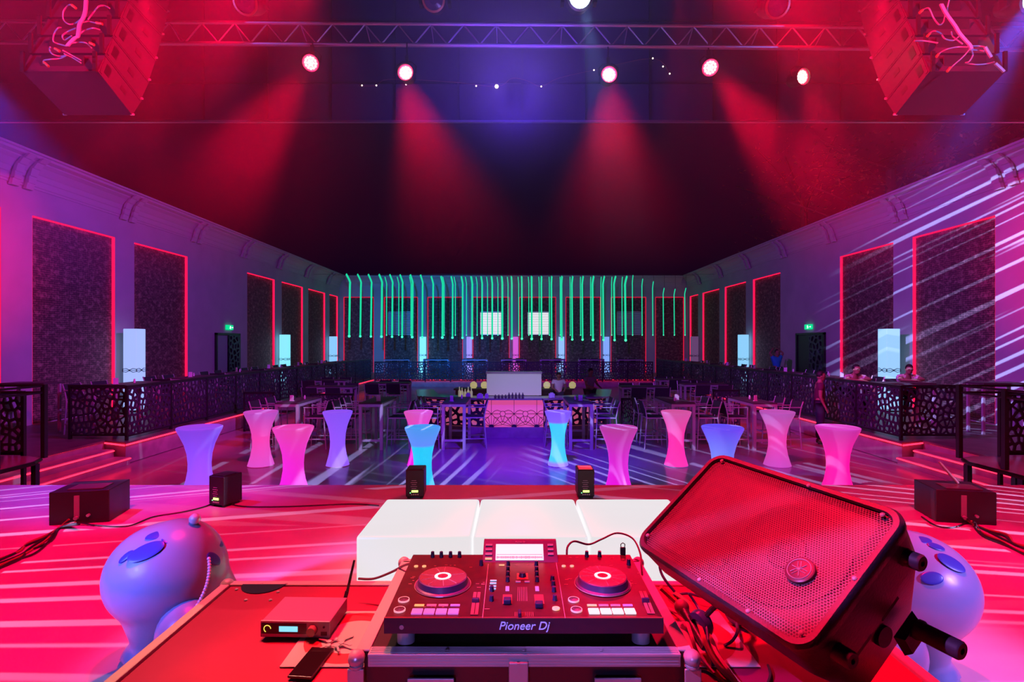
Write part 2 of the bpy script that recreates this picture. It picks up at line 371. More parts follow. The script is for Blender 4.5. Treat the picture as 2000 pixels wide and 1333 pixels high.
for n, (x0, x1) in enumerate(((671, 730), (750, 816), (835, 904), (923, 995), (1014, 1086), (1105, 1173), (1193, 1262), (1280, 1336))):
    inlay(idx, 'y', 1, (x0-HX)*YB/F, (x1-HX)*YB/F, TZT+.02, 5.68, 'on the far wall', 'leftmost' if n == 0 else ORD[n]+' from the left'); idx += 1
# louvred windows in the far wall
def louvre(n, x0, x1, lit):
    a, b = (x0-HX)*(YB-.1)/F, (x1-HX)*(YB-.1)/F; z0, z1 = 3.06, 4.68
    fr = MB()
    for (u0, u1, v0, v1) in ((a, b, z1-.05, z1), (a, b, z0, z0+.05), (a, a+.05, z0, z1), (b-.05, b, z0, z1)):
        fr.box(((u0+u1)/2, YB+.03, (v0+v1)/2), (u1-u0, .08, v1-v0))
    wdw = struct('window_%d' % n, fr, M_white if lit else M_alup, '%s louvred window on the far wall' % ('brightly lit' if lit else 'unlit'), cat='window')
    wdw['label'] = {1: 'unlit louvred window at the left end of the far wall', 2: 'brightly lit louvred window left of the middle column', 3: 'lit louvred window right of the middle column', 4: 'unlit louvred window at the right end of the far wall'}[n]
    pn = MB().box(((a+b)/2, YB+.075, (z0+z1)/2), (b-a-.1, .015, z1-z0-.1))
    obj('pane', pn, glow('lit window', (1, .93, .95), .95, samp=False) if lit else M_glass, wdw)
    sl = MB()
    for i in range(13):
        z = z0+.09+i*(z1-z0-.14)/12.5
        sl.hexa([(a+.05, YB+.0, z), (b-.05, YB+.0, z), (b-.05, YB+.05, z+.05), (a+.05, YB+.05, z+.05)], [(a+.05, YB+.0, z+.008), (b-.05, YB+.0, z+.008), (b-.05, YB+.05, z+.058), (a+.05, YB+.05, z+.058)])
    obj('slat', sl, glow('lit louvre', (.95, .9, 1), .22, samp=False) if lit else M_alup, wdw)
louvre(1, 757, 806, 0); louvre(2, 937, 980, 1); louvre(3, 1030, 1073, 1); louvre(4, 1205, 1253, 0)
# red LED edge of the terraces
for s, nm in ((-1, 'left'), (1, 'right')):
    e = MB().box((s*7.965, 20.8, TZT-.055), (.02, 19.5, .026))
    d = Vector((s*8.57, 11.29, 0))-Vector((s*7.97, 11.03, 0)); L_ = d.length
    M = Matrix.Translation((s*8.27, 11.135, TZT-.055)) @ Matrix.Rotation(math.atan2(d.y, d.x), 4, 'Z')
    e.box((0, 0, 0), (L_, .02, .026), M)
    tag(obj('terrace_light_strip', e, M_ledred), 'red LED strip under the edge of the %s terrace' % nm, 'light strip')
tag(obj('terrace_light_strip', MB().box((0, 30.545, TZT-.055), (15.6, .02, .03)), M_ledred), 'red LED strip under the edge of the far terrace', 'light strip')
# ------------------------------------------------------------------ lattice panels
def vor(wd, ht, nx, ny, seed, jit=.42):
    rnd = random.Random(seed); S = {}
    for i in range(-1, nx+1):
        for j in range(-1, ny+1):
            S[i, j] = ((i+.5+rnd.uniform(-jit, jit)+(.5 if j % 2 else 0)*.6)*wd/nx, (j+.5+rnd.uniform(-jit, jit))*ht/ny)
    cells = []
    for (i, j), p in S.items():
        poly = [(0, 0), (wd, 0), (wd, ht), (0, ht)]
        for (a, b), q in S.items():
            if (a, b) == (i, j) or abs(a-i) > 2 or abs(b-j) > 2: continue
            mx, my = (p[0]+q[0])/2, (p[1]+q[1])/2; nx_, ny_ = q[0]-p[0], q[1]-p[1]
            out = []
            for k in range(len(poly)):
                A, B = poly[k], poly[(k+1) % len(poly)]
                da = (A[0]-mx)*nx_+(A[1]-my)*ny_; db = (B[0]-mx)*nx_+(B[1]-my)*ny_
                if da <= 0: out.append(A)
                if da*db < 0:
                    t = da/(da-db); out.append((A[0]+(B[0]-A[0])*t, A[1]+(B[1]-A[1])*t))
            poly = out
            if len(poly) < 3: break
        if len(poly) >= 3: cells.append(poly)
    return cells
def lattice(wd, ht, nx, ny, seed, bar=.02, th=.02, sides=True):
    mb = MB()
    for poly in vor(wd, ht, nx, ny, seed):
        n = len(poly); cx = sum(p[0] for p in poly)/n; cy_ = sum(p[1] for p in poly)/n
        r = min(math.hypot(p[0]-cx, p[1]-cy_) for p in poly)
        if r < bar*1.3:
            mb.add([(x, -th/2, z) for x, z in poly], [tuple(range(n))]); mb.add([(x, th/2, z) for x, z in poly], [tuple(range(n))]); continue
        f = max(.25, 1-bar/r*1.25)
        # rounded hole: corner cut
        inn = [(cx+(x-cx)*f, cy_+(z-cy_)*f) for x, z in poly]
        vs = [(x, -th/2, z) for x, z in poly]+[(x, -th/2, z) for x, z in inn]+[(x, th/2, z) for x, z in poly]+[(x, th/2, z) for x, z in inn]
        fs = []
        for k in range(n):
            l = (k+1) % n
            fs += [(k, l, n+l, n+k), (2*n+l, 2*n+k, 3*n+k, 3*n+l)]
            if sides: fs.append((n+k, n+l, 3*n+l, 3*n+k))
        mb.add(vs, fs)
    return mb
def nomerge(mb, name, m):
    me = bpy.data.meshes.new(name); me.from_pydata(mb.v, [], mb.f); me.materials.append(m); return me
LATM = [nomerge(lattice(1.5, 1.0, 11, 7, 11+i, .02), 'lattice_panel', M_lat) for i in range(2)]
def railing(p0, p1, zb, label, n, cat='railing', post=True):
    p0, p1 = Vector(p0), Vector(p1); d = p1-p0; L_ = d.length; ang = math.atan2(d.y, d.x)
    t = thing('lattice_railing', label, cat, (p0.x, p0.y, zb), ang, 'cut-out lattice railings of the terraces')
    seg = L_/n
    for i in range(n):
        o = obj('lattice_panel', LATM[i % 2], None, t, loc=(i*seg+.02, 0, .10)); o.scale = ((seg-.04)/1.5, 1, 1.0)
    obj('top_rail', MB().box((L_/2, 0, 1.13), (L_, .06, .05)), M_black, t)
    obj('bottom_rail', MB().box((L_/2, 0, .085), (L_, .04, .03)), M_black, t)
    pm = MB().box((0, 0, .56), (.05, .05, 1.12)).mesh('post', M_black)
    for i in range(n+1):
        obj('post', pm, None, t, loc=(min(max(i*seg, .025), L_-.025), 0, 0))
    return t
railing((-8.12, 11.25, 0), (-8.12, 30.5, 0), TZT, 'long dark lattice railing along the edge of the left terrace', 13)
railing((8.12, 11.25, 0), (8.12, 30.5, 0), TZT, 'long dark lattice railing along the edge of the right terrace', 13)
railing((-7.9, 30.49, 0), (7.9, 30.49, 0), TZT-.16, 'dark lattice railing across the far terrace', 11)
railing((-9.45, 11.42, 0), (-8.2, 11.42, 0), TZT, 'short return of lattice railing at the left terrace corner', 1)
railing((8.2, 11.42, 0), (9.45, 11.42, 0), TZT, 'short return of lattice railing at the right terrace corner', 1)
# doors
for s, nm, y0, y1 in ((-1, 'left', 21.6, 23.4), (1, 'right', 20.7, 22.7)):
    x = s*(XW-.02)
    fr = MB(); fr.box((x, y0, TZT+1.22), (.14, .08, 2.44)); fr.box((x, y1, TZT+1.22), (.14, .08, 2.44)); fr.box((x, (y0+y1)/2, TZT+2.42), (.14, y1-y0+.08, .08))
    d = struct('door_%d' % (1 if s < 0 else 2), fr, M_black, 'double doorway with cut-out leaves in the %s wall' % nm)
    lm = lattice((y1-y0)/2-.05, 2.34, 4, 8, 5, .035, .03)
    lv = nomerge(lm, 'door_leaf', M_lat)
    obj('door_leaf', lv, None, d, loc=(x-s*.06, y0+(y1-y0)/2 if s < 0 else y0+.05, TZT+.03), rot=(0, 0, PI/2))
    obj('door_leaf', MB().box((x-s*.01, (y0+y1)/2 + (.24*(y1-y0) if s < 0 else 0), TZT+1.2), (.02, (y1-y0)*.48 if s < 0 else y1-y0-.1, 2.3)), M_blackp, d)
    if s < 0: obj('door_opening', MB().box((x-s*.01, y0+.44, TZT+1.2), (.02, .8, 2.3)), mat('pale door leaf', (.3, .3, .4), .5), d)
    # exit sign: plate, running figure and arrow
    e = thing('exit_sign', 'small green running-man exit sign above the %s doorway' % nm, 'exit sign', (s*(XW-.05), (y0+y1)/2+.1, 3.16))
    obj('sign_box', MB().box((0, 0, 0), (.06, .5, .2)), glow('exit green', (.0, .75, .28), 1.0, (0, .3, .1), samp=False), e)
    fg = MB(); xx = -s*.034
    fg.ball((xx, .02, .055), .018, 8, (.3, 1, 1)); fg.box((xx, .0, .01), (.006, .05, .06)); fg.box((xx, .04, .02), (.006, .06, .015)); fg.box((xx, -.03, -.04), (.006, .06, .018)); fg.box((xx, .04, -.045), (.006, .018, .06))
    obj('pictogram', fg, glow('sign white', (.8, 1, .9), 1.4, samp=False), e)
    ar = MB(); ar.box((xx, -s*.15, 0), (.006, .1, .02)); ar.add([(xx, -s*.2, .045), (xx, -s*.2, -.045), (xx, -s*.24, 0)], [(0, 1, 2)])
    obj('arrow', ar, MATS['sign white'], e)
# ------------------------------------------------------------------ glowing pillars on the terraces
def lcol(x, y, col, st, label, wd=.40, hh=2.47, bright=True):
    t = thing('light_column', label, 'light column', (x, y, TZT), 0, 'tall glowing columns along the walls')
    obj('diffuser', MB().box((0, 0, hh/2+.02), (wd, wd, hh-.04), bev=.015), glow('column '+label[:18]+str(round(x)), col, st, (.22, .22, .25)), t)
    obj('base', MB().box((0, 0, .02), (wd+.04, wd+.04, .04)), M_black, t)
    kn = MB()
    for a in range(4):
        M = Matrix.Rotation(a*PI/2, 4, 'Z')
        for sx in (-1, 1):
            q = [(0, -wd/2-.012, 1.24), (sx*wd*.25, -wd/2-.012, 1.285), (sx*wd*.5, -wd/2-.012, 1.27), (sx*wd*.5, -wd/2-.012, 1.19), (sx*wd*.25, -wd/2-.012, 1.175), (0, -wd/2-.012, 1.22)]
            kn.tube(q, .009, 5, M)
        kn.box((0, -wd/2-.012, 1.23), (wd+.03, .012, .014), M)
    obj('bow_band', kn, M_lat, t)
lcol(-11.43, 16.2, (.34, .50, 1), 1.0, 'pale blue glowing column nearest the stage on the left wall')
lcol(-11.62, 27.3, (.22, .78, 1), 1.1, 'cyan glowing column past the left door')
lcol(-11.62, 34.6, (.25, .62, 1), .95, 'blue glowing column in the far left corner')
lcol(11.3, 16.2, (.28, .62, 1), 1.0, 'large blue glowing column behind the two seated men')
lcol(11.65, 27.3, (.26, .66, 1), .95, 'blue glowing column past the right door')
lcol(11.62, 34.6, (.33, .16, .42), .3, 'dim lilac column in the far right corner')  # column is off; a faint emission stands in for its pale tone
for px, c, st, lb, wd in ((826, (.2, .75, 1), 1.2, 'cyan white column, leftmost on the far wall', .38), (916.5, (.40, .28, 1), .9, 'lavender column, second on the far wall', .34), (1007, (.85, .10, .75), .75, 'magenta column in the middle of the far wall', .36), (1096.5, (.28, .52, 1), 1.0, 'light blue column right of the magenta one', .36), (1184, (.22, .40, 1), .95, 'blue column, rightmost on the far wall', .36)):
    lcol((px-HX)/F*36.4, 36.4, c, st, lb, wd)
# ------------------------------------------------------------------ stage roof front, truss and lamps
M_fas = mat('dark roof cloth', (.022, .018, .04), .8)
fy = 9.2; fz = CZ+(HY-236)/F*fy
fa = thing('roof_fascia', 'dark panelled fascia hanging at the front of the stage roof', 'fascia', (0, fy, fz))
obj('panel', MB().box((0, .06, 1.8), (26, .04, 3.6)), M_fas, fa)
gr = MB()
for px in range(395, 1800, 125): gr.box(((px-HX)/F*fy, .025, 1.8), (.035, .03, 3.6))
for z in (.66, 1.72, 2.8): gr.box((0, .02, z), (26, .03, .03))
obj('seam', gr, M_black, fa)
obj('edge_beam', MB().box((0, .0, -.015), (26, .05, .035)), M_trussm, fa)
rf = thing('stage_roof', 'dark stage roof over the truss and lamps', 'roof', (0, 3, fz+3.7))
obj('roof_deck', MB().box((0, 0, .05), (26, 13, .1)), M_fas, rf)
# festoon of tiny bulbs against the fascia
fb = thing('festoon_string', 'thin string of tiny warm bulbs across the roof fascia', 'string light', (0, fy, 0))
bp = [(707, 167), (735, 167), (793, 165), (930, 168), (970, 169), (1057, 169), (1160, 137), (1275, 114), (1295, 130), (1308, 144)]
pts = [PX(x, y, fy)-Vector((0, fy, 0)) for x, y in ((700, 168), (735, 167), (760, 155), (880, 160), (970, 169), (1000, 153), (1030, 158), (1057, 169), (1090, 153), (1160, 137), (1275, 114), (1308, 144))]
obj('wire', MB().tube(pts, .004, 4, smooth=4), mat('orange wire', (.3, .1, .03), .5), fb)
for i, (x, y) in enumerate(bp):
    p = PX(x, y, fy)
    obj('bulb', MB().ball((p.x, 0, p.z), .034 if x == 970 else .014, 8), glow('tiny bulb', (1, .75, .6), 3, samp=False), fb)
def truss(name, label, p0, p1, sz, pitch, r=.024):
    p0, p1 = Vector(p0), Vector(p1); d = p1-p0; L_ = d.length; t = thing(name, label, 'truss', p0, math.atan2(d.y, d.x))
    dz = d.z
    for y, z in ((0, 0), (0, sz), (sz, sz*.5)):
        obj('chord', MB().cyl((0, y, z), (math.hypot(d.x, d.y), y, z+dz), r*(1 if y == 0 else .8), 10), M_trussm, t)
    br = MB(); n = int(L_/pitch)
    X = lambda u: u*math.hypot(d.x, d.y)
    for i in range(n):
        a, m_, b = i/n, (i+.5)/n, (i+1)/n
        br.cyl((X(a), 0, dz*a+.01), (X(m_), 0, dz*m_+sz-.01), r*.42, 6); br.cyl((X(m_), 0, dz*m_+sz-.01), (X(b), 0, dz*b+.01), r*.42, 6)
        if i % 2 == 0:
            br.cyl((X(m_), 0, dz*m_+sz), (X(m_), sz, dz*m_+sz*.5), r*.3, 6); br.cyl((X(m_), 0, dz*m_), (X(m_), sz, dz*m_+sz*.5), r*.3, 6)
    o = obj('brace', br, M_trussm, t); o['kind'] = 'stuff'
    return t
z0 = CZ+(HY-84)/F*TY; z1 = CZ+(HY-97)/F*TY
truss('lighting_truss', 'aluminium box truss spanning the stage front above the red lamps', (-7.2, TY, z0+.02), (7.6, TY-.05, z1-.03), .27, .42)
def par_lamp(px, py, tx, tz, label, ring):
    p = PX(px, py, TY-.1)
    t = thing('par_lamp', label, 'stage lamp', p, 0, 'red LED lamps under the truss')
    M = Matrix.Rotation(tz, 4, 'Z') @ Matrix.Rotation(tx, 4, 'X')      # lens looks along -Y
    R90 = M @ Matrix.Rotation(PI/2, 4, 'X')
    obj('housing', MB().lathe([(.105, .0), (.112, .01), (.112, .03), (.1, .04), (.098, -.14), (.06, -.2), (.02, -.21)], 24, R90, cap=False), M_black, t, True)
    ln = MB().lathe([(.001, .012), (.086, .012)], 24, R90, cap=False)
    obj('lens', ln, glow('hot lens', (1, .22, .2), 1.6, samp=False) if ring else glow('hot lens soft', (1, .06, .08), 1.4, samp=False), t)
    leds = MB()
    for (r, n) in ((.0, 1), (.032, 6), (.064, 12)):
        for i in range(n):
            a = 2*PI*i/n; leds.ball((r*math.cos(a), r*math.sin(a), .014), .0125, 6, (1, 1, .5), R90)
    o = obj('led', leds, glow('led dots', (1, .75, .6), 12, samp=False), t)
    obj('lens_ring', MB().lathe([(.086, .0), (.086, .014), (.103, .014), (.105, .0)], 24, R90, cap=False), glow('red rim', (1, .0, .04), 3, samp=False), t)
    hz = z0+(z1-z0)*.5-p.z
    yk = MB().tube([(-.12, 0, 0), (-.125, .02, .1), (-.06, .05, .17), (.06, .05, .17), (.125, .02, .1), (.12, 0, 0)], .008, 6)
    obj('yoke', yk, M_black, t)
    obj('clamp', MB().box((0, .06, .205), (.04, .05, .09)).cyl((0, .06, .17), (0, .06, hz+.02), .009, 6), M_black, t)
    return t
par_lamp(607, 123, .5, .25, 'red PAR lamp at the left end of the row under the truss', 0)
par_lamp(793, 143, .15, -.05, 'big round red PAR lamp, second from left under the truss', 1)
par_lamp(1189, 147, .15, .0, 'big round red PAR lamp right of the middle under the truss', 1)
par_lamp(1387, 132, .5, -.3, 'small red PAR lamp between two larger ones under the truss', 0)
par_lamp(1565, 151, .2, .3, 'red PAR lamp at the right end of the row under the truss', 1)
def moving_head(px, py, Y, label, col=None, tilt=.6, ring=None):
    p = PX(px, py, Y); t = thing('moving_head_lamp', label, 'stage lamp', p, 0)
    R = Matrix.Rotation(tilt, 4, 'X') @ Matrix.Rotation(PI/2, 4, 'X')
    obj('head', MB().lathe([(.02, -.26), (.09, -.24), (.12, -.12), (.125, .06), (.135, .08), (.135, .14), (.11, .15)], 20, R, cap=False), M_blackp, t, True)
    obj('lens', MB().lathe([(.001, .135), (.05, .145), (.108, .13)], 20, R, cap=False), glow('lens '+label[:12], col, 9, samp=False) if col else mat('dark lens', (.05, .04, .12), .1), t)
    if not col: obj('lens_ring', MB().lathe([(.108, .135), (.112, .155), (.134, .152), (.134, .135)], 20, R, cap=False), mat('bronze ring', (.35, .15, .12), .3, .6), t)
    obj('yoke', MB().box((-.17, 0, .12), (.035, .09, .34)).box((.17, 0, .12), (.035, .09, .34)).box((0, 0, .29), (.375, .11, .05)), M_black, t)
    obj('base', MB().box((0, 0, .38), (.30, .26, .13), bev=.02).box((0, 0, .52), (.05, .05, .16)), M_black, t)
    return t
moving_head(490, 6, 6.0, 'dark moving head lamp above the left part of the truss', None, .5)
moving_head(850, 4, 6.4, 'dark moving head lamp above the middle of the truss', None, .4)
moving_head(1508, 12, 6.0, 'dark moving head lamp above the right part of the truss', None, .5)
moving_head(1130, 0, 5.6, 'moving head lamp shining blue-white above the truss', (.5, .85, 1), .35)
moving_head(1994, 6, 5.6, 'moving head lamp shining blue-white at the right speaker', (.5, .85, 1), .35)
spot('head_beam', PX(1130, 6, 5.55)+Vector((0, -.2, 0)), (2.6, 9.5, 1.0), (.25, .45, 1), 420, 24, .8, .03)
spot('head_beam', PX(1994, 12, 5.55)+Vector((0, -.2, 0)), (4.5, 7.5, 3.0), (.02, .08, 1), 1500, 42, .8, .04)
spot('head_beam', (-6.5, 5.8, 6.2), (-5.3, 6.5, 3.0), (.02, .05, 1), 1900, 46, .8, .04)
spot('array_wash', (0, 3.2, 5.9), (-4.25, 5.85, 5.5), (1, 0, .04), 15000, 24, .9, .08)
spot('array_wash', (0, 3.2, 5.9), (4.25, 5.85, 5.5), (1, 0, .04), 15000, 24, .9, .08)
spot('array_blue', (-5.6, 2.5, 4.6), (-4.6, 5.6, 5.6), (.15, .15, 1), 350, 50, .9, .05)
spot('array_blue', (5.6, 2.5, 4.6), (4.6, 5.6, 5.6), (.12, .22, 1), 380, 50, .9, .05)
spot('truss_wash', (0, 3.5, 4.2), (0, 6.8, 6.3), (.35, .2, 1), 420, 105, .9, .05)
spot('fascia_blue', (0, 6.0, 5.2), (0, 9.2, 6.8), (.08, .02, 1), 800, 110, .9, .05)
# ------------------------------------------------------------------ hanging line arrays
M_arr = mat('array cabinet paint', (.045, .04, .06), .5, bump=(120, .1))
M_cab = mat('white speaker lead', (.6, .6, .75), .4)
M_plug = mat('orange plug', (.8, .35, .15), .4)
def line_array(s, cx, label):
    # s=-1 left, +1 right; lowest cabinet rear at Y 5.25, front at 5.95; cabinets curve upward
    t = thing('line_array', label, 'speaker array', (cx, 5.25, 5.16), 0, 'speaker arrays flown at the stage corners')
    FR_ = [(5.99, 5.03), (6.13, 5.27), (6.26, 5.55), (6.38, 5.87), (6.50, 6.22), (6.60, 6.56), (6.68, 6.92)]
    RR_ = [(5.30, 5.17), (5.39, 5.40), (5.49, 5.64), (5.60, 5.89), (5.71, 6.15), (5.80, 6.42), (5.88, 6.70)]
    ox = (lambda v: (v if s < 0 else -v)-cx)        # hall x to local x
    for k in range(6):
        (fy0, fz0), (fy1, fz1), (ry0, rz0), (ry1, rz1) = FR_[k], FR_[k+1], RR_[k], RR_[k+1]
        g = .012
        def q(xr_, xf_, lo):
            (a_, b_), (c_, d_) = ((ry0, rz0+g), (fy0, fz0+g)) if lo else ((ry1, rz1-g), (fy1, fz1-g))
            return [(ox(xr_[0]), a_-5.25, b_-5.16), (ox(xr_[1]), a_-5.25, b_-5.16), (ox(xf_[1]), c_-5.25, d_-5.16), (ox(xf_[0]), c_-5.25, d_-5.16)]
        c = obj('cabinet', MB().hexa(q((-4.85, -4.10), (-5.0, -4.25), 1), q((-4.85, -4.10), (-5.0, -4.25), 0)), M_arr, t)
        L0 = Vector((ox(-4.10), ry0-5.25, rz0-5.16)); L1 = Vector((ox(-4.25), fy0-5.25, fz0-5.16)); L2 = Vector((ox(-4.10), ry1-5.25, rz1-5.16)); L3 = Vector((ox(-4.25), fy1-5.25, fz1-5.16))
        def sp(u, v): return (L0.lerp(L1, u)).lerp(L2.lerp(L3, u), v)
        nn = Vector((-s, 0, 0))
        def patch(name, u0, u1, v0, v1, th, m_):
            p = [sp(u0, v0), sp(u1, v0), sp(u1, v1), sp(u0, v1)]
            obj(name, MB().hexa(p, [x+nn*th for x in p]), m_, c)
        patch('handle_recess', .10, .22, .28, .74, .004, M_black); patch('badge', .50, .66, .42, .62, .004, mat('grey badge', (.03, .02, .03), .5))
        patch('side_rim', .0, 1, .93, .99, .008, M_arr); patch('side_rim', .02, .07, .1, .9, .008, M_arr)
        for qx in (-5.0, -4.25): obj('rigging_pin', MB().cyl((ox(qx)-.02, fy0-5.25, fz0-5.16+.02), (ox(qx)+.02, fy0-5.25, fz0-5.16+.02), .012, 6), M_alu, c)
        for qx in (-4.83, -4.12): obj('rigging_link', MB().box((ox(qx), ry0-5.25-.015, rz0-5.16+.10), (.035, .02, .2)), M_black, c)
        obj('amp_plate', MB().box((ox(-4.475), (ry0+ry1)/2-5.25-.01, (rz0+rz1)/2-5.16), (.42, .012, .14), Matrix.Identity(4)), M_blackp, c)
    # leads
    rnd = random.Random(3 if s < 0 else 5)
    def P2(px, py, Y=4.95): return PX(px, py, Y)-Vector((cx, 5.25, 5.16))
    return t, P2
tl, PL = line_array(-1, -4.48, 'curved line array speaker with white leads, at the top left corner')
tr, PR = line_array(1, 4.53, 'curved line array speaker with white leads, at the top right corner')
def leads(t, P2, main, loops, plugs, r=.006):
    for q in range(3):
        obj('lead_bundle', MB().tube([P2(x+q*2.2-2, y) for x, y in main], .009, 6, smooth=5), M_cab, t, True)
    for lp in loops: obj('lead', MB().tube([P2(x, y, 4.95+.05*(i % 2)) for i, (x, y) in enumerate(lp)], r, 6, smooth=6), M_cab, t, True)
    for (a, b) in plugs: obj('plug', MB().cyl(P2(*a), P2(*b), .012, 8), M_plug, t)
leads(tl, PL, [(168, -20), (167, 15), (163, 33), (155, 48), (152, 70), (146, 74), (136, 84), (131, 90)],
      [[(160, 35), (148, 45), (134, 47), (124, 38), (124, 22), (134, 10), (140, 10)], [(155, 45), (172, 42), (190, 46)], [(172, 38), (182, 25), (192, 13), (203, 11), (214, 16)],
       [(148, 72), (165, 60), (182, 55), (195, 58)], [(148, 55), (132, 62), (122, 70), (126, 78), (140, 70)], [(130, 90), (112, 85), (104, 80), (106, 66), (113, 55), (120, 54)],
       [(133, 86), (150, 83), (168, 84), (179, 94)], [(130, 108), (118, 110), (103, 106), (97, 98), (98, 92)], [(130, 108), (118, 114), (98, 116), (86, 118), (85, 124)], [(125, 105), (140, 112), (158, 123)], [(122, 98), (140, 108), (158, 118)]],
      [((140, 10), (148, 16)), ((86, 122), (95, 130)), ((107, 95), (116, 100)), ((188, 45), (200, 47)), ((175, 84), (184, 88))])
leads(tr, PR, [(1838, 8), (1846, 24), (1856, 38), (1866, 52), (1873, 64), (1885, 78), (1894, 88), (1897, 96)],
      [[(1846, 30), (1842, 44), (1834, 48), (1824, 36), (1815, 17), (1807, 17), (1800, 22)], [(1872, 72), (1862, 79), (1846, 76), (1838, 66), (1828, 61), (1820, 62), (1815, 68)],
       [(1890, 92), (1870, 92), (1850, 96), (1838, 102), (1832, 108)], [(1894, 96), (1880, 112), (1862, 128), (1855, 136)], [(1897, 96), (1900, 108), (1893, 120), (1886, 123), (1905, 126), (1925, 125), (1942, 121)],
       [(1894, 90), (1912, 90), (1924, 92)], [(1895, 97), (1908, 98), (1922, 100)], [(1858, 62), (1862, 72), (1880, 86)], [(1854, 0), (1850, 20), (1856, 34)], [(1786, 80), (1806, 80), (1832, 84)]],
      [((1802, 20), (1796, 25)), ((1816, 66), (1811, 71)), ((1833, 106), (1829, 111)), ((1856, 132), (1850, 140))])
for a, b in (((1924, 92), (1936, 112)), ((1944, 124), (1961, 140))):
    obj('lead_strap', MB().cyl(PR(*a), PR(*b), .014, 6), mat('pale strap', (.6, .9, .95), .4), tr)
# ------------------------------------------------------------------ glowing cocktail tables on the dance floor
PROF = [(.25, 0), (.262, .015), (.245, .07), (.20, .22), (.172, .38), (.168, .5), (.182, .66), (.222, .82), (.285, .97), (.325, 1.055), (.335, 1.085), (.335, 1.10), (.322, 1.108)]
def ckt(x, y, sc_, bands, label):
    # bands: z, colour, strength stops of the lamp inside
    t = thing('cocktail_table', label, 'glowing table', (x, y, 0), random.uniform(0, 1), 'glowing cocktail tables on the dance floor')
    m = bpy.data.materials.new('lit plastic'); m.use_nodes = True; nt = m.node_tree; b = nt.nodes['Principled BSDF']
    b.inputs['Base Color'].default_value = (.26, .26, .30, 1); b.inputs['Roughness'].default_value = .35
    tc = nt.nodes.new('ShaderNodeTexCoord'); sp = nt.nodes.new('ShaderNodeSeparateXYZ'); nt.links.new(tc.outputs['Object'], sp.inputs[0])
    mr = nt.nodes.new('ShaderNodeMapRange'); mr.inputs[2].default_value = 1.11; nt.links.new(sp.outputs[2], mr.inputs[0])
    r = nt.nodes.new('ShaderNodeValToRGB'); nt.links.new(mr.outputs[0], r.inputs[0])
    e = r.color_ramp.elements
    for i, (z, c) in enumerate(bands):
        el = e[i] if i < 2 else e.new(z/1.11)
        el.position = z/1.11; el.color = (*c, 1)
    nt.links.new(r.outputs[0], b.inputs['Emission Color']); b.inputs['Emission Strength'].default_value = 1.0
    pr = [(a*sc_, z) for a, z in PROF]
    obj('body', MB().lathe(pr, 40, cap=False), m, t, True)
    top = [(.001, 1.098), (.30*sc_, 1.098), (.322*sc_, 1.108)]
    obj('tabletop', MB().lathe(top, 40, cap=False), m, t, True)
    obj('base_ring', MB().lathe([(.2*sc_, .0), (.268*sc_, .0), (.268*sc_, .012), (.2*sc_, .012)], 32, cap=False), M_white, t)
def xa(px, Y): return (px-HX)/F*Y
BL = lambda a, b, c: [(.0, a), (.55, b), (1.08, c)]
NR, FR = 8.96, 11.0
PNK, MAG = (1, .054, .42), (.9, .01, .70)
ckt(xa(390, NR), NR, 1.03, BL((.24, .078, 1), (.20, .072, 1), (.13, .048, .7)), 'violet blue glowing cocktail table, leftmost beside the black battery lamp')
ckt(xa(509.5, FR), FR, .97, BL((.60, .072, .55), (.85, .048, .40), (.42, .060, .45)), 'pale pink glowing cocktail table at the far left of the back row')
ckt(xa(573, NR), NR, .97, BL((.85, .000, .62), (.85, .012, .55), (.75, .042, .35)), 'magenta glowing cocktail table in the front row, second from the left')
ckt(xa(659.5, FR), FR, .88, BL((.26, .096, .9), (.24, .084, .95), (.20, .072, .85)), 'lavender glowing cocktail table in the back row left of the bar')
ckt(xa(817.5, FR), FR, .88, BL((.85, .000, .70), (.9, .018, .45), (.65, .072, .40)), 'pink glowing cocktail table half hidden behind the cyan one')
ckt(xa(825.5, NR), NR, .88, [(.0, (.0, .58, .95)), (.78, (.0, .58, .95)), (.82, (.10, .26, .95)), (1.08, (.05, .30, .85))], 'bright cyan glowing cocktail table in the front row')
ckt(xa(1090, FR), FR, .80, [(.06, (.28, .22, 1)), (.12, (.0, .62, .95)), (.86, (.0, .60, .95)), (.90, (.20, .108, 1)), (1.08, (.16, .084, .8))], 'cyan glowing cocktail table standing in front of the bar')
ckt(xa(1208, NR), NR, .93, BL((.85, .000, .75), (.70, .012, .62), (.45, .030, .30)), 'magenta glowing cocktail table in front right of the bar')
ckt(xa(1320.5, FR), FR, .90, BL((.95, .018, .35), (.95, .012, .32), (.60, .072, .30)), 'hot pink glowing cocktail table in the back row, right of the bar')
ckt(xa(1411, NR), NR, 1.0, BL((.10, .35, .9), (.10, .20, .85), (.09, .060, .85)), 'blue glowing cocktail table behind the black wedge speaker')
ckt(xa(1518, FR), FR, 1.0, BL((.45, .060, .40), (.75, .036, .32), (.36, .072, .36)), 'pale rose glowing cocktail table at the right of the back row')
ckt(xa(1636, NR), NR, 1.0, BL((.95, .000, .25), (1, .000, .30), (.50, .024, .30)), 'hot pink glowing cocktail table, rightmost by the steps')
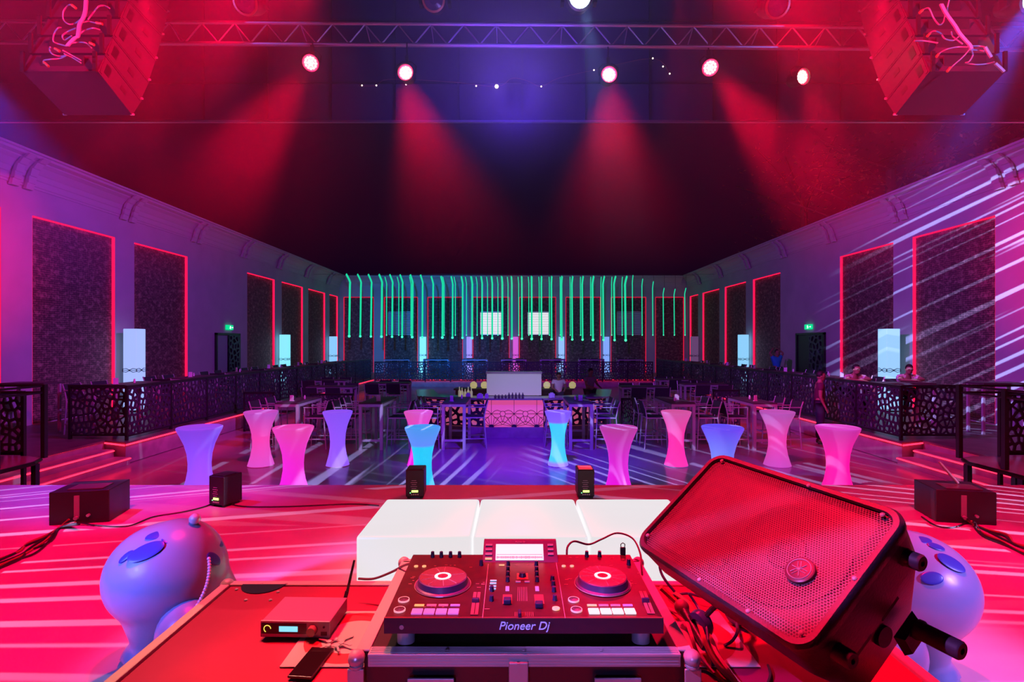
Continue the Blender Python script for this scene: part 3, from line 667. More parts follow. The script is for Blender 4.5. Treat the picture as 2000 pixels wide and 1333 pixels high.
# ------------------------------------------------------------------ bar chairs and high tables
def chair_proto():
    t = thing('bar_chair', 'x', 'bar chair', (0, 0, -50))
    # faces +Y
    for sx in (-1, 1):
        x = sx*.245
        obj('front_leg', MB().tube([(x, .24, .98), (x, .235, .72), (x, .27, 0)], .014, 6), M_alup, t)
        obj('rear_leg', MB().tube([(x, -.31, 1.13), (x, -.25, .95), (x, -.215, .74), (x, -.27, 0)], .015, 6), M_alup, t)
        obj('armrest', MB().box((x, -.01, .985), (.035, .54, .022), bev=.008), M_alup, t)
    obj('seat', MB().box((0, .01, .745), (.455, .44, .03), bev=.01), M_mesh, t)
    fr = MB()
    for y in (.235, -.215): fr.box((0, y, .735), (.49, .025, .03))
    for x in (-.235, .235): fr.box((x, .01, .735), (.02, .45, .028))
    obj('seat_frame', fr, M_alup, t)
    bk = MB().hexa([(-.225, -.235, .80), (.225, -.235, .80), (.225, -.215, .80), (-.225, -.215, .80)], [(-.225, -.315, 1.12), (.225, -.315, 1.12), (.225, -.295, 1.12), (-.225, -.295, 1.12)])
    obj('backrest', bk, M_mesh, t)
    fo = MB().box((0, .262, .28), (.49, .03, .025)).box((-.25, 0, .24), (.02, .5, .02)).box((.25, 0, .24), (.02, .5, .02)).box((0, -.245, .33), (.49, .02, .02))
    obj('footrest', fo, M_alup, t)
    return t
CH = chair_proto(); CHT = subtree(CH); CHUSED = [0]
def chair(x, y, z, rz, label, group):
    if not CHUSED[0]:
        CHUSED[0] = 1; CH.location = (x, y, z); CH.rotation_euler = (0, 0, rz); CH['label'] = label; CH['group'] = group; return CH
    return dup(CH, (x, y, z), rz, label, group, CHT)
def htable_proto(w_, l_, name='high_table', h=1.10):
    t = thing(name, 'x', 'high table', (0, 0, -50))
    obj('tabletop', MB().box((0, 0, h-.015), (w_, l_, .03), bev=.004), M_top, t)
    a = MB()
    for y in (-1, 1): a.box((0, y*(l_/2-.025), h-.06), (w_-.002, .05, .06))
    for x in (-1, 1): a.box((x*(w_/2-.025), 0, h-.06), (.05, l_-.1, .06))
    obj('apron', a, M_alup, t)
    for x in (-1, 1):
        for y in (-1, 1): obj('leg', MB().box((x*(w_/2-.035), y*(l_/2-.035), (h-.09)/2), (.07, .07, h-.09)), M_alup, t)
    b = MB()
    for y in (-1, 1): b.box((0, y*(l_/2-.035), .22), (w_-.14, .05, .05))
    obj('foot_bar', b, M_alup, t)
    return t
HT = htable_proto(.56, 1.5); HTT = subtree(HT); HU = [0]
def htable(x, y, z, rz, label, group):
    if not HU[0]:
        HU[0] = 1; HT.location = (x, y, z); HT.rotation_euler = (0, 0, rz); HT['label'] = label; HT['group'] = group; return HT
    return dup(HT, (x, y, z), rz, label, group, HTT)
GT, GC = 'silver framed high tables on the dance floor', 'silver bar chairs on the dance floor'
tabs = [(560, 'dark-topped high table at the far left of the row before the bar', 'leftmost high table'), (724, 'silver high table left of the bar, behind the lavender glow table', 'high table left of the bar'),
        (886, 'silver high table just left of the bar front', 'high table just left of the bar front'), (1135, 'silver high table just right of the cyan glow table', 'high table right of the cyan glow table'),
        (1335, 'silver high table behind the hot pink glow table', 'high table behind the hot pink glow table'), (1495, 'dim high table behind the pale rose glow table', 'high table behind the pale rose glow table')]
M_gl = M_glass
def small_things(x, y, z, where, seed):
    r = random.Random(seed)
    dx, dy = r.uniform(-.1, .1), r.uniform(-.3, .3)
    tag(obj('salt_shaker', MB().lathe([(.022, 0), (.024, .05), (.017, .075), (.018, .09), (.006, .098)], 10), M_white, loc=(x+dx, y+dy, z)), 'small pale shaker on the '+where, 'shaker', 'shakers on the high tables')
    tag(obj('menu_stand', MB().box((0, 0, .07), (.10, .012, .14)).box((0, 0, .005), (.11, .05, .01)), M_white, loc=(x-dx, y-dy*.6-.2, z), rot=(0, 0, r.uniform(-.7, .7))), 'small menu stand on the '+where, 'menu stand', 'menu stands on the high tables')
for i, (px, lb, wh) in enumerate(tabs):
    y0 = 12.55; yc = y0+.75; x = xa(px, y0)
    htable(x, yc, 0, 0, lb, GT); small_things(x, yc, 1.10, wh, i)
    for s, sn in ((-1, 'left'), (1, 'right')):
        if i == 2 and s == 1: continue
        if i == 3 and s == -1: continue
        for k in range(2):
            chair(x+s*.62, yc-.42+.84*k, 0, (-PI/2 if s < 0 else PI/2), '%s silver bar chair %s of the %s' % (('nearer', 'farther')[k], sn, wh), GC)
chair(xa(927, 12.9), 12.95, 0, PI/2+.1, 'silver bar chair side-on between the bar front and the high table', GC)
chair(xa(1085, 13.1), 13.15, 0, -PI/2, 'silver bar chair behind the cyan glow table, left of its high table', GC)
# second row of tables behind, around the bar island
for i, (px, Y, lb) in enumerate(((648, 17.6, 'left of the bar, deep in the hall'), (760, 19.2, 'behind the left end of the bar'), (1256, 17.6, 'right of the bar, deep in the hall'), (1322, 21.0, 'behind the right end of the bar'), (1374, 18.6, 'near the right terrace, deep in the hall'), (640, 20.6, 'near the left terrace, deep in the hall'))):
    x = xa(px, Y)
    htable(x, Y, 0, PI/2, 'silver high table '+lb, 'silver high tables deeper in the hall')
    for sx in (-1, 1):
        chair(x+sx*.36, Y-.70, 0, 0, '%s bar chair in front of the table %s' % ('left' if sx < 0 else 'right', lb), 'bar chairs deeper in the hall')
        chair(x+sx*.36, Y+.70, 0, PI, '%s bar chair behind the table %s' % ('left' if sx < 0 else 'right', lb), 'bar chairs deeper in the hall')
# tables and chairs on the terraces
for s, nm in ((-1, 'left'), (1, 'right')):
    for k in range(7):
        y = 12.6+2.6*k; x = s*9.05
        lb = (ORD[k] if k else 'nearest')+' from the stage' if k else 'nearest to the stage'
        if s > 0 and k == 0: continue
        htable(x, y, TZT, 0, 'high table on the %s terrace, %s' % (nm, lb), 'high tables behind the side railings')
        small_things(x, y, TZT+1.10, '%s terrace table, %s' % (nm, lb), 20+k)
        if 1:
            for q in range(2): chair(x+s*.68, y-.4+.8*q, TZT, s*PI/2, '%s wall-side bar chair at the %s terrace table %s' % (('nearer', 'farther')[q], nm, lb), 'bar chairs on the side terraces')
        if k: chair(x, y-1.1, TZT, 0, 'bar chair at the near end of the %s terrace table %s' % (nm, lb), 'bar chairs on the side terraces')
for k in range(7):
    x = -6.9+2.3*k; y = 32.0
    lb = (ORD[k]+' from the left' if k else 'leftmost')+' behind the far railing'
    htable(x, y, TZT, PI/2, 'high table on the far terrace, '+lb, 'high tables on the far terrace')
    for q in (-1, 1): chair(x+q*.36, y+.70, TZT, PI, '%s bar chair behind the far terrace table %s' % ('left' if q < 0 else 'right', lb), 'bar chairs on the far terrace')
# low tables with benches by the terrace front corners
for s, nm in ((-1, 'left'), (1, 'right')):
    t = thing('console_table', 'pale framed high side table on the %s terrace beside the steps' % nm, 'table', (s*10.95, 12.2, TZT), 0)
    obj('tabletop', MB().box((0, 0, 1.13), (1.0, .5, .04)), M_top, t)
    for x in (-.47, .47):
        for y in (-.2, .2): obj('leg', MB().box((x, y, .555), (.05, .05, 1.11)), M_alup, t)
# lattice screens standing on the hall floor
def screen(x0, x1, Y, h, label):
    a, b = xa(x0, Y), xa(x1, Y); t = thing('lattice_screen', label, 'screen', (a, Y, 0), 0, 'dark lattice screens on the hall floor')
    o = obj('lattice_panel', LATM[0], None, t, loc=(.02, 0, .06)); o.scale = ((b-a-.04)/1.5, 1, (h-.08))
    fr = MB().box(((b-a)/2, 0, h), (b-a, .05, .04)).box(((b-a)/2, 0, .04), (b-a, .05, .04)).box((.02, 0, h/2), (.04, .05, h)).box((b-a-.02, 0, h/2), (.04, .05, h))
    obj('frame', fr, M_black, t)
screen(1213, 1247, 15.0, .95, 'small dark lattice screen right of the bar')
screen(1392, 1445, 15.4, 1.15, 'tall dark lattice screen between the two right-hand high tables')
screen(606, 690, 15.8, 1.0, 'long dark lattice screen behind the left high tables')
screen(476, 536, 15.2, 1.1, 'dark lattice screen at the foot of the left terrace')
# ------------------------------------------------------------------ the bar island
BZ = .27
bar = thing('bar_island', 'pink glowing bar island with lattice front in the middle of the hall', 'bar', (0, 14.3, 0))
xl, xr = xa(945, 14), xa(1062, 14)
foot = [(xl, 0), (xr, 0), (xr+.0, 0), (xr+1.75, .55), (xr+2.1, 2.6), (xl-2.1, 2.6), (xl-1.75, .55)]
foot = [(xl-.1, -.12), (xr+.1, -.12), (xr+1.85, .45), (xr+2.3, 2.7), (xl-2.3, 2.7), (xl-1.85, .45)]
obj('plinth', MB().prism(foot, .0, BZ), M_riser, bar)
M_pk = glow('pink bar glow', (1, .10, .38), .62, (.3, .3, .3))
M_pk2 = glow('rose bar glow', (1, .16, .34), .40, (.3, .3, .3))
inner = [(xl, .0), (xr, .0), (xr+1.70, .52), (xr+2.1, 2.5), (xl-2.1, 2.5), (xl-1.70, .52)]
def side(a, b, m, z0_=BZ+.002, z1_=1.0, off=0.0, th=.06):
    a, b = Vector(a), Vector(b); d = (b-a); L_ = d.length; ang = math.atan2(d.y, d.x)
    M = Matrix.Translation((a.x, a.y, 0)) @ Matrix.Rotation(ang, 4, 'Z')
    return MB().box((L_/2, th/2+off, (z0_+z1_)/2), (L_, th, z1_-z0_), M), M, L_
pb, M0, L0 = side(inner[0], inner[1], None); obj('glow_panel', pb, M_pk, bar)
for (a, b) in ((inner[5], inner[0]), (inner[1], inner[2])):
    pb, M1, L1 = side(a, b, None); obj('glow_panel', pb, M_pk2, bar)
    lt = nomerge(lattice(1.7, .70, 9, 4, 3, .03), 'lattice_front', M_lat)
    o = obj('lattice_front', lt, None, bar); o.matrix_local = M1 @ Matrix.Translation((0, -.035, BZ+.01)) @ Matrix.Diagonal((L1/1.7, 1, 1, 1))
bk, _, _ = side(inner[2], inner[3], None); obj('side_wall', bk, M_blackp, bar); bk, _, _ = side(inner[4], inner[5], None); obj('side_wall', bk, M_blackp, bar)
# star pattern on the centre front
pat = MB(); zc = BZ+.35; wdt = L0
def ln(a, b, r=.007): pat.cyl((xl+a[0], -.012, BZ+a[1]), (xl+b[0], -.012, BZ+b[1]), r, 5)
nrep = 2.56; pitch = wdt/nrep; x00 = -.38*pitch+.12*pitch
cxs = [.12*wdt+pitch*k for k in range(3)]
for c in (.118*wdt, .505*wdt, .892*wdt): ln((c, .0), (c, .73), .006)
for k in range(-1, 4):
    c0 = .118*wdt+.387*wdt*k; cm = c0+.1935*wdt
    if 0 <= cm <= wdt:
        for q in range(14): a = 2*PI*q/14; b = 2*PI*(q+1)/14; ln((cm+.072*math.cos(a), .35+.072*math.sin(a)), (cm+.072*math.cos(b), .35+.072*math.sin(b)))
    def seg(a, b):
        (x0_, z0_), (x1_, z1_) = a, b
        if x0_ > x1_: x0_, z0_, x1_, z1_ = x1_, z1_, x0_, z0_
        if x1_ < 0 or x0_ > wdt: return
        if x0_ < 0: z0_ = z0_+(z1_-z0_)*(0-x0_)/(x1_-x0_); x0_ = 0
        if x1_ > wdt: z1_ = z0_+(z1_-z0_)*(wdt-x0_)/(x1_-x0_); x1_ = wdt
        ln((x0_, z0_), (x1_, z1_))
    for sg in (-1, 1):
        e = .1935*wdt
        seg((c0, .35), (c0+sg*(e-.08), .35)); seg((c0, .35), (c0+sg*.09, .43)); seg((c0+sg*.09, .43), (c0+sg*.16, .45)); seg((c0+sg*.16, .45), (c0+sg*(e-.04), .41))
        seg((c0, .35), (c0+sg*.09, .26)); seg((c0+sg*.09, .26), (c0+sg*.17, .24)); seg((c0+sg*.17, .24), (c0+sg*(e-.05), .29))
        for (dx, dz) in ((.30, .04), (.30, .13), (.20, .22), (.09, .24)): seg((c0+sg*.03, .02), (c0+sg*dx*.95, dz+.02))
        seg((c0+sg*.30, .06), (c0+sg*.20, .16)); seg((c0+sg*.20, .16), (c0+sg*.09, .26)); seg((c0+sg*.3, .12), (c0+sg*.36, .30))
    if 0 <= c0 <= wdt: pat.prism([(xl+c0+.07*math.cos(PI*q/8), BZ+.07*math.sin(PI*q/8)) for q in range(9)], .004, .02, Matrix(((1, 0, 0, 0), (0, 0, -1, 0), (0, 1, 0, 0), (0, 0, 0, 1))))
obj('star_lattice', pat, M_lat, bar)
cnt = [(xl-.12, -.18), (xr+.12, -.18), (xr+1.85, .38), (xr+2.3, 2.6), (xr+1.75, 2.6), (xr+1.35, .85), (xr-.1, .42), (xl+.1, .42), (xl-1.35, .85), (xl-1.75, 2.6), (xl-2.3, 2.6), (xl-1.85, .38)]
obj('countertop', MB().prism(cnt, 1.0, 1.05), mat('pale counter', (.30, .27, .30), .25), bar)
# panel box on the bar
t = thing('menu_screen', 'large blank pale screen box standing behind the bar counter', 'screen', (xa(1004, 15.2), 15.2, 0))
M_scr = glow('pale screen', (.42, .40, .60), .42, (.35, .33, .42), samp=False)
zt = CZ-(728-HY)/F*15.2; zb_ = 1.02
obj('screen_panel', MB().box((0, 0, (zt+zb_)/2), (1.53, .30, zt-zb_-.04)), M_scr, t)
obj('top_frame', MB().box((0, 0, zt), (1.58, .36, .05)), M_alup, t)
obj('stand', MB().box((0, .0, .51), (1.4, .28, 1.02)), M_blackp, t)
rb = random.Random(4)
def bottle(x, y, z, h, col, label):
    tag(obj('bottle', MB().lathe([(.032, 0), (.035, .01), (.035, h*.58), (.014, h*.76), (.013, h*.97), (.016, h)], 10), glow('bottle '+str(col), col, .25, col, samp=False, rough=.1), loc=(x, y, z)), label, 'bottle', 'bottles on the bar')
for k in range(9):
    px = 968+k*6.6
    bottle(xa(px, 14.3), 14.12+.01*(k % 2), 1.05, .10+.05*(k > 3), (.05, .03, .08), 'small dark bottle on the counter below the pale screen, number %s from the left' % NUM[k])
for k, px in enumerate((898, 903, 909, 915, 921)):
    bottle(xa(px, 14.5), 14.42, 1.05, .28-.03*(k % 3), (.75, .75, .35), 'pale yellow bottle at the left end of the bar counter, number %s from the left' % NUM[k])
for i, (px, wd) in enumerate(((914, .12), (938, .16), (951, .1), (1078, .16))):
    o = obj('napkin_holder', MB().box((0, 0, .055), (wd, .12, .11), bev=.01).box((0, 0, .12), (wd*.5, .1, .03)), M_white, loc=(xa(px, 14.2), 14.1 if i in (1, 2) else 14.28, 1.05))
    tag(o, 'white napkin holder on the bar counter, %s' % ('at the left end', 'left of the pale screen', 'touching the left edge of the screen', 'right of the pale screen')[i], 'napkin holder')
for i, px in enumerate((925, 946, 1068, 1118)):
    y = 16.35
    lb = tag(obj('back_shelf_lamp', MB().lathe([(.07, 0), (.11, .06), (.10, .15), (.04, .2)], 12), glow('yellow lamp', (.70, .62, .22), .5, samp=False), loc=(xa(px, y), y, 1.13)), 'small yellow lit lantern on the back counter, %s' % ('far left', 'left of the screen', 'right of the screen', 'far right')[i], 'lantern')
tb = thing('back_counter', 'dark back counter inside the bar island with lit lanterns', 'counter', (0, 16.35, 0))
obj('top', MB().box((0, 0, 1.11), (3.6, .5, .04)), M_top, tb); obj('body', MB().box((0, 0, .68), (3.5, .45, .82)), M_blackp, tb)
# ------------------------------------------------------------------ hanging green light strings
def strand(px0, py0, px1, py1, Y, r, bend, grp, label):
    a = PX(px0, py0, Y); b = PX(px1, py1, Y); L_ = a.z-b.z
    pts = [(a.x-b.x, 0, L_), (a.x-b.x+bend*.5, 0, L_*.985), (bend*.55, 0, L_*.88), (bend*.5, 0, L_*.8), (bend*.35, 0, L_*.5), (0, 0, 0)]
    t = thing('light_string', label, 'light string', (b.x, Y, b.z), 0, grp)
    obj('tube', MB().tube(pts, r, 5, smooth=3), M_green, t)
    wz_ = CZ-((536 if Y < 33 else 538)-HY)/F*Y-b.z
    if wz_ > L_: obj('hanger', MB().cyl((a.x-b.x, 0, L_-.01), (a.x-b.x, 0, wz_+.004), .008, 4), M_black, t)
    obj('tip', MB().ball((0, 0, 0), r*1.5, 6), glow('green tip', (.05, .9, .45), 1.2, samp=False), t)
ta = [676, 698, 719, 740, 761, 781, 801, 821, 842, 861, 881, 901, 920, 940, 960, 980, 999, 1019, 1038.5, 1058, 1078, 1098, 1119, 1139.5, 1160, 1181, 1203, 1225]
for i, x in enumerate(ta):
    f = i/(len(ta)-1); dx = 6-f*9
    strand(x, 536+f*5 if i < 8 else 540, x+dx, 657+f*8, 32.0, .052 if i % 3 else .06, (.16-.3*f)*.5, 'nearer row of hanging green light strings', 'bright green light string, number %s from the left in the nearer hanging row' % NUM[i])
tbx = [752, 776, 800, 865, 887, 909, 930, 950.5, 971, 991, 1012, 1032, 1052.5, 1072.6, 1094, 1113.7, 1134, 1154, 1174.5, 1195.5, 1216, 1236.6, 1255.5, 1276.5, 1297.5, 1319, 1340]
for i, x in enumerate(tbx):
    f = i/(len(tbx)-1); dx = 3-f*5
    top = 541 if i < 21 else {21: 538, 22: 545, 23: 550, 24: 563, 25: 565, 26: 563}[i]
    strand(x, top, x+dx, 655, 34.6, .03, -.05*f+.01, 'farther row of hanging green light strings', 'thin green light string, number %s from the left in the farther hanging row' % NUM[i])
for nm_, Y, zz, lb in (('support_wire', 32.0, CZ-(536-HY)/F*32, 'nearer'), ('support_wire', 34.6, CZ-(538-HY)/F*34.6, 'farther')):
    tag(obj(nm_, MB().cyl((-XW, Y, zz), (XW, Y, zz), .008, 5), M_black), 'thin black wire carrying the %s row of green light strings' % lb, 'wire')
# ------------------------------------------------------------------ stage wings with railings
def wing(s, x0):
    nm = 'left' if s < 0 else 'right'
    t = thing('wing_platform', 'dark railed platform at the %s end of the stage edge' % nm, 'platform', (s*x0, 6.56, 0))
    deck = [(0, 0), (s*.0, 1.25), (s*.12, 1.5), (s*.4, 1.62), (s*4.8, 1.62), (s*4.8, 0)]
    obj('deck', MB().prism(deck if s > 0 else deck[::-1], SZ-.06, SZ), M_floor, t)
    ed = MB().tube([(s*.0, .02, SZ-.03), (0, 1.25, SZ-.03), (s*.12, 1.5, SZ-.03), (s*.4, 1.62, SZ-.03), (s*4.8, 1.62, SZ-.03)], .032, 6); obj('edge', ed, M_black, t)
    for (x, y) in ((.06, .5), (.06, 1.35), (.9, 1.5), (2.6, 1.5), (4.4, 1.5)): obj('leg', MB().box((s*x, y, (SZ-.06)/2), (.07, .07, SZ-.06)), M_black, t)
    for (x, y) in ((.06, .75), (.06, 1.5), (1.4, 1.56), (2.8, 1.56), (4.2, 1.56)): obj('post', MB().box((s*x, y, SZ+.55), (.06, .06, 1.1)), M_black, t)
    rl = MB()
    for z in (1.08, .98): rl.tube([(s*.06, .1, SZ+z), (s*.06, 1.52, SZ+z), (s*4.7, 1.56, SZ+z)], .018, 6)
    obj('rail', rl, M_black, t)
    return t
wing(-1, 6.98); wing(1, 6.62)
for s, nm in ((-1, 'left'), (1, 'right')):
    t = thing('lattice_railing', 'dark framed lattice panel behind the %s wing platform' % nm, 'railing', (s*7.6 if s > 0 else -8.9, 8.4, 0))
    o = obj('lattice_panel', LATM[1], None, t, loc=(.03, 0, SZ+.02)); o.scale = (1.2/1.5, 1, .9)
    obj('frame', MB().box((.62, 0, SZ+.95), (1.26, .05, .05)).box((.62, 0, SZ), (1.26, .05, .05)).box((0, 0, .87), (.05, .05, 1.75)).box((1.24, 0, .87), (.05, .05, 1.75)), M_black, t)
# ------------------------------------------------------------------ glowing seat cubes and lamps on the stage
def onto(px, py, z):
    Y = (CZ-z)*F/(py-HY); return Vector(((px-HX)/F*Y, Y, z))
M_cube = mat('glowing white plastic', (.03, .025, .025), .35, emit=(.98, .97, 1), es=.79)
for i, (cx, lb) in enumerate(((-.71, 'left glowing white bench cube behind the mixing desk'), (.12, 'middle glowing white bench cube behind the mixing desk'), (.955, 'right glowing white bench cube beside the wedge speaker'))):
    t = thing('light_cube', lb, 'light cube', (cx, 4.27, SZ), 0, 'white light cubes on the stage')
    obj('shell', MB().box((0, 0, .178), (.82, .92, .345), bev=.025), M_cube, t, True)
    obj('base', MB().box((0, 0, .004), (.76, .86, .008)), M_white, t)
def uplight(px, Y, rz, w_, label, red):
    t = thing('battery_lamp', label, 'stage lamp', (xa(px, Y), Y, SZ), rz, 'battery lamps along the stage edge')
    h = .32
    obj('housing', MB().box((0, 0, h/2+.012), (w_, .24, h-.02), bev=.012), M_blackp, t)
    for a in (-1, 1): obj('foot', MB().box((a*w_*.35, 0, .008), (.03, .2, .016)), M_black, t)
    dp = MB().box((0, -.123, .085), (.07, .006, .022)); obj('display', dp, glow('display lime', (.55, 1, .15), 2.2, samp=False), t)
    k = MB()
    for i in range(4): k.box((-.035+.023*i, -.123, .05), (.014, .006, .014))
    for i in range(5): k.box((-.01, -.123, .115+.022*i), (.05+.02*(i % 2), .005, .005))
    obj('button', k, mat('grey print', (.5, .5, .55), .5), t)
    obj('status_led', MB().ball((-.05, -.122, .068), .006, 6), glow('tiny green', (.1, 1, .3), 3, samp=False), t)
    obj('top_window', MB().box((0, -.02, h+.004), (w_*.8, .16, .008)), glow('red window', (1, .02, .04), .8, samp=False) if red else M_blackp, t)
uplight(441, 5.75, -.35, .21, 'black battery lamp with lime display near the leftmost glow table', 0)
uplight(813, 6.05, .05, .20, 'black battery lamp with lime display in front of the cyan glow table', 0)
uplight(1142, 6.05, .0, .185, 'black battery lamp with red lit top right of the middle cube', 1)
M_cable = mat('black cable', (.02, .018, .02), .45)
M_cabler = mat('red cable', (.35, .05, .05), .45)
def wedge(cx, cyy, rz, label):
    t = thing('stage_monitor', label, 'stage box', (cx, cyy, SZ), rz, 'black boxes at the stage sides')
    obj('cabinet', MB().box((0, 0, .155), (.50, .42, .31), bev=.008), M_blackp, t)
    obj('top_panel', MB().box((.02, -.05, .314), (.30, .20, .008)), mat('glossy dark', (.12, .1, .1), .25), t)
    obj('side_slot', MB().box((-.02, -.213, .17), (.045, .006, .20)), mat('grey slot', (.30, .28, .3), .3), t)
    obj('connector', MB().cyl((-.02, -.21, .06), (-.02, -.24, .06), .018, 10).cyl((.08, -.21, .08), (.08, -.235, .08), .014, 10), M_alu, t)
wedge(-4.18, 5.32, .22, 'black box with cable bundle at the left side of the stage')
wedge(4.35, 5.32, -.22, 'black box with cable bundle at the right side of the stage')
tag(obj('tube_stand', MB().cyl((0, 0, 0), (-.14, .06, .20), .014, 8), M_alu, loc=(4.42, 5.35, SZ+.325)), 'short silver tube leaning on the right stage box', 'tube')
def cable(pts, r, m, label, name='cable'):
    P_ = [Vector(p) for p in pts]; o = P_[0].copy()
    return tag(obj(name, MB().tube([p-o for p in P_], r, 6, smooth=7), m, None, True, loc=o), label, 'cable', 'cables lying on the stage')
def sg(px, py, h=.008): return onto(px, py, SZ+h)
rc = random.Random(9)
for k in range(6):
    cable([sg(135+k*4, 1015+k*2, .06), sg(120+rc.uniform(-6, 6), 1028+k), sg(95+rc.uniform(-8, 8), 1045+k*3), sg(60+rc.uniform(-9, 9), 1062+k*4), sg(30+rc.uniform(-9, 9), 1078+k*4), sg(-25, 1100+k*5)], .010, M_cable if k % 3 else M_cabler, 'tangled lead running left from the left stage box, number %s from the front' % NUM[5-k])
    cable([sg(1885+k*4, 1012+k*2, .06), sg(1905+rc.uniform(-6, 6), 1024+k*2), sg(1930+rc.uniform(-8, 8), 1035+k*3), sg(1960+rc.uniform(-9, 9), 1045+k*4), sg(1990+rc.uniform(-9, 9), 1062+k*4), sg(2030, 1072+k*6)], .010, M_cable if k % 3 else M_cabler, 'tangled lead running right from the right stage box, number %s from the front' % NUM[5-k])
cable([sg(150, 1020, .03), sg(190, 1027), sg(250, 1028), sg(300, 1010), sg(360, 1000), sg(400, 990), sg(418, 982)], .007, M_cable, 'thin black cable from the left stage box to the battery lamp')
cable([sg(445, 984), sg(480, 990), sg(560, 990), sg(680, 985), sg(740, 988)], .007, M_cable, 'thin black cable from the left battery lamp toward the cubes')
cable([sg(1800, 1010), sg(1830, 1028), sg(1865, 1030), sg(1900, 1015)], .007, M_cable, 'thin black cable arriving at the right stage box')
# ------------------------------------------------------------------ white sculptures on both sides of the desk
def sculpture(cx, cyy, s, label, spots):
    t = thing('white_sculpture', label, 'sculpture', (cx, cyy, SZ), 0, 'white glossy figures beside the desk')
    mb = MB()
    mb.ball((0, 0, .46), .305, 32, (1.0, .95, .90)); mb.ball((s*.05, 0, .51), .24, 28)
    mb.cyl((0, 0, .36), (-s*.075, 0, .07), .262, 32, .105); mb.cyl((-s*.075, 0, .09), (-s*.09, 0, 0), .105, 28, .155)
    mb.cyl((s*.04, .06, .50), (s*.42, .12, .02), .20, 28, .05)
    b = obj('body', mb, mat('white lacquer', (.22, .24, .34), .3, coat=.2), t, True)
    rm = b.modifiers.new('remesh', 'REMESH'); rm.mode = 'VOXEL'; rm.voxel_size = .013; rm.use_smooth_shade = True
    sm = b.modifiers.new('smooth', 'SMOOTH'); sm.iterations = 22; sm.factor = .6
    M_spot = mat('blue painted spot', (.03, .05, .30), .35)
    C_ = Vector((cx, cyy, SZ+.46)); E_ = Vector((.305, .29, .2745))
    for px, py, r1, r2, rot in spots:
        d = Vector(((px-HX)/F, 1, -(py-HY)/F)); o_ = Vector((0, 0, CZ))-C_
        D = Vector((d.x/E_.x, d.y/E_.y, d.z/E_.z)); O = Vector((o_.x/E_.x, o_.y/E_.y, o_.z/E_.z))
        A_, B_, G_ = D.dot(D), D.dot(O), O.dot(O)-1; q = B_*B_-A_*G_
        if q < 0: continue
        p = o_+d*((-B_-math.sqrt(q))/A_); n = Vector((p.x/E_.x**2, p.y/E_.y**2, p.z/E_.z**2)).normalized()
        M = Matrix.Translation(p+Vector((0, 0, .46))) @ n.to_track_quat('Z', 'Y').to_matrix().to_4x4() @ Matrix.Rotation(rot, 4, 'Z')
        obj('painted_spot', MB().ball((0, 0, 0), 1, 20, (r1, r2, .005), M), M_spot, t, True)
    bd = MB()
    for i in range(26):
        a = -.35+i*.052; bd.ball((s*(.02+.315*math.cos(a)), -.16-.13*math.sin(a*.9+.3), .60-.345*i/26), .0095, 8)
    o = obj('bead_trim', bd, M_white, t); o['kind'] = 'stuff'
    obj('crown_ball', MB().ball((s*.15, 0, .755), .030, 16), M_alu, t, True)
    obj('bulb', MB().ball((s*.22, -.18, .22), .165, 28, (.9, .9, 1.05)), MATS['white lacquer'], t, True)
    return t
sculpture(-1.90, 2.95, 1, 'white glossy egg-headed sculpture with painted spots, left of the desk', ((285, 1078, .085, .045, .5), (305, 1046, .05, .03, .4), (338, 1048, .06, .04, .6), (246, 1088, .04, .02, 1.0), (425, 1060, .05, .03, -.6), (418, 1092, .05, .03, -.9)))
sculpture(2.06, 2.80, -1, 'white glossy egg-headed sculpture behind the wedge speaker on the right', ((1858, 1100, .065, .04, -.7), (1828, 1068, .04, .025, -.5), (1800, 1055, .05, .03, 0), (1820, 1130, .05, .03, .2)))
# ------------------------------------------------------------------ the desk
DZ = CZ-.95
tb = thing('desk_table', 'large red-lit flight case table with bright metal edges', 'table', (0, 0, SZ), 0)
L_, R_, Y0, Y1 = -1.135, 1.18, .95, 2.13
H_ = DZ-SZ
obj('top', MB().box(((L_+R_)/2, (Y0+Y1)/2, H_-.02), (R_-L_-.06, Y1-Y0-.06, .036)), M_ply, tb)
obj('body', MB().box(((L_+R_)/2, (Y0+Y1)/2, (H_-.05)/2+.03), (R_-L_-.10, Y1-Y0-.10, H_-.12)), M_blackp, tb)
M_edge = mat('bright edge profile', (.92, .88, .80), .35, .1)
for nm_, c, d in (('edge_profile', (L_, (Y0+Y1)/2, H_-.016), (.034, Y1-Y0, .036)), ('edge_profile', (R_, (Y0+Y1)/2, H_-.016), (.034, Y1-Y0, .036)), ('edge_profile', ((L_+R_)/2, Y1, H_-.016), (R_-L_, .034, .036))):
    obj(nm_, MB().box(c, d, bev=.006), M_edge, tb)
for x in (L_, R_): obj('corner_ball', MB().ball((x, Y1, H_-.012), .028, 14), M_alu, tb, True)
for x, y in ((L_+.06, Y0+.06), (R_-.06, Y0+.06), (L_+.06, Y1-.06), (R_-.06, Y1-.06)): obj('leg', MB().box((x, y, .05), (.07, .07, .10)), M_black, tb)
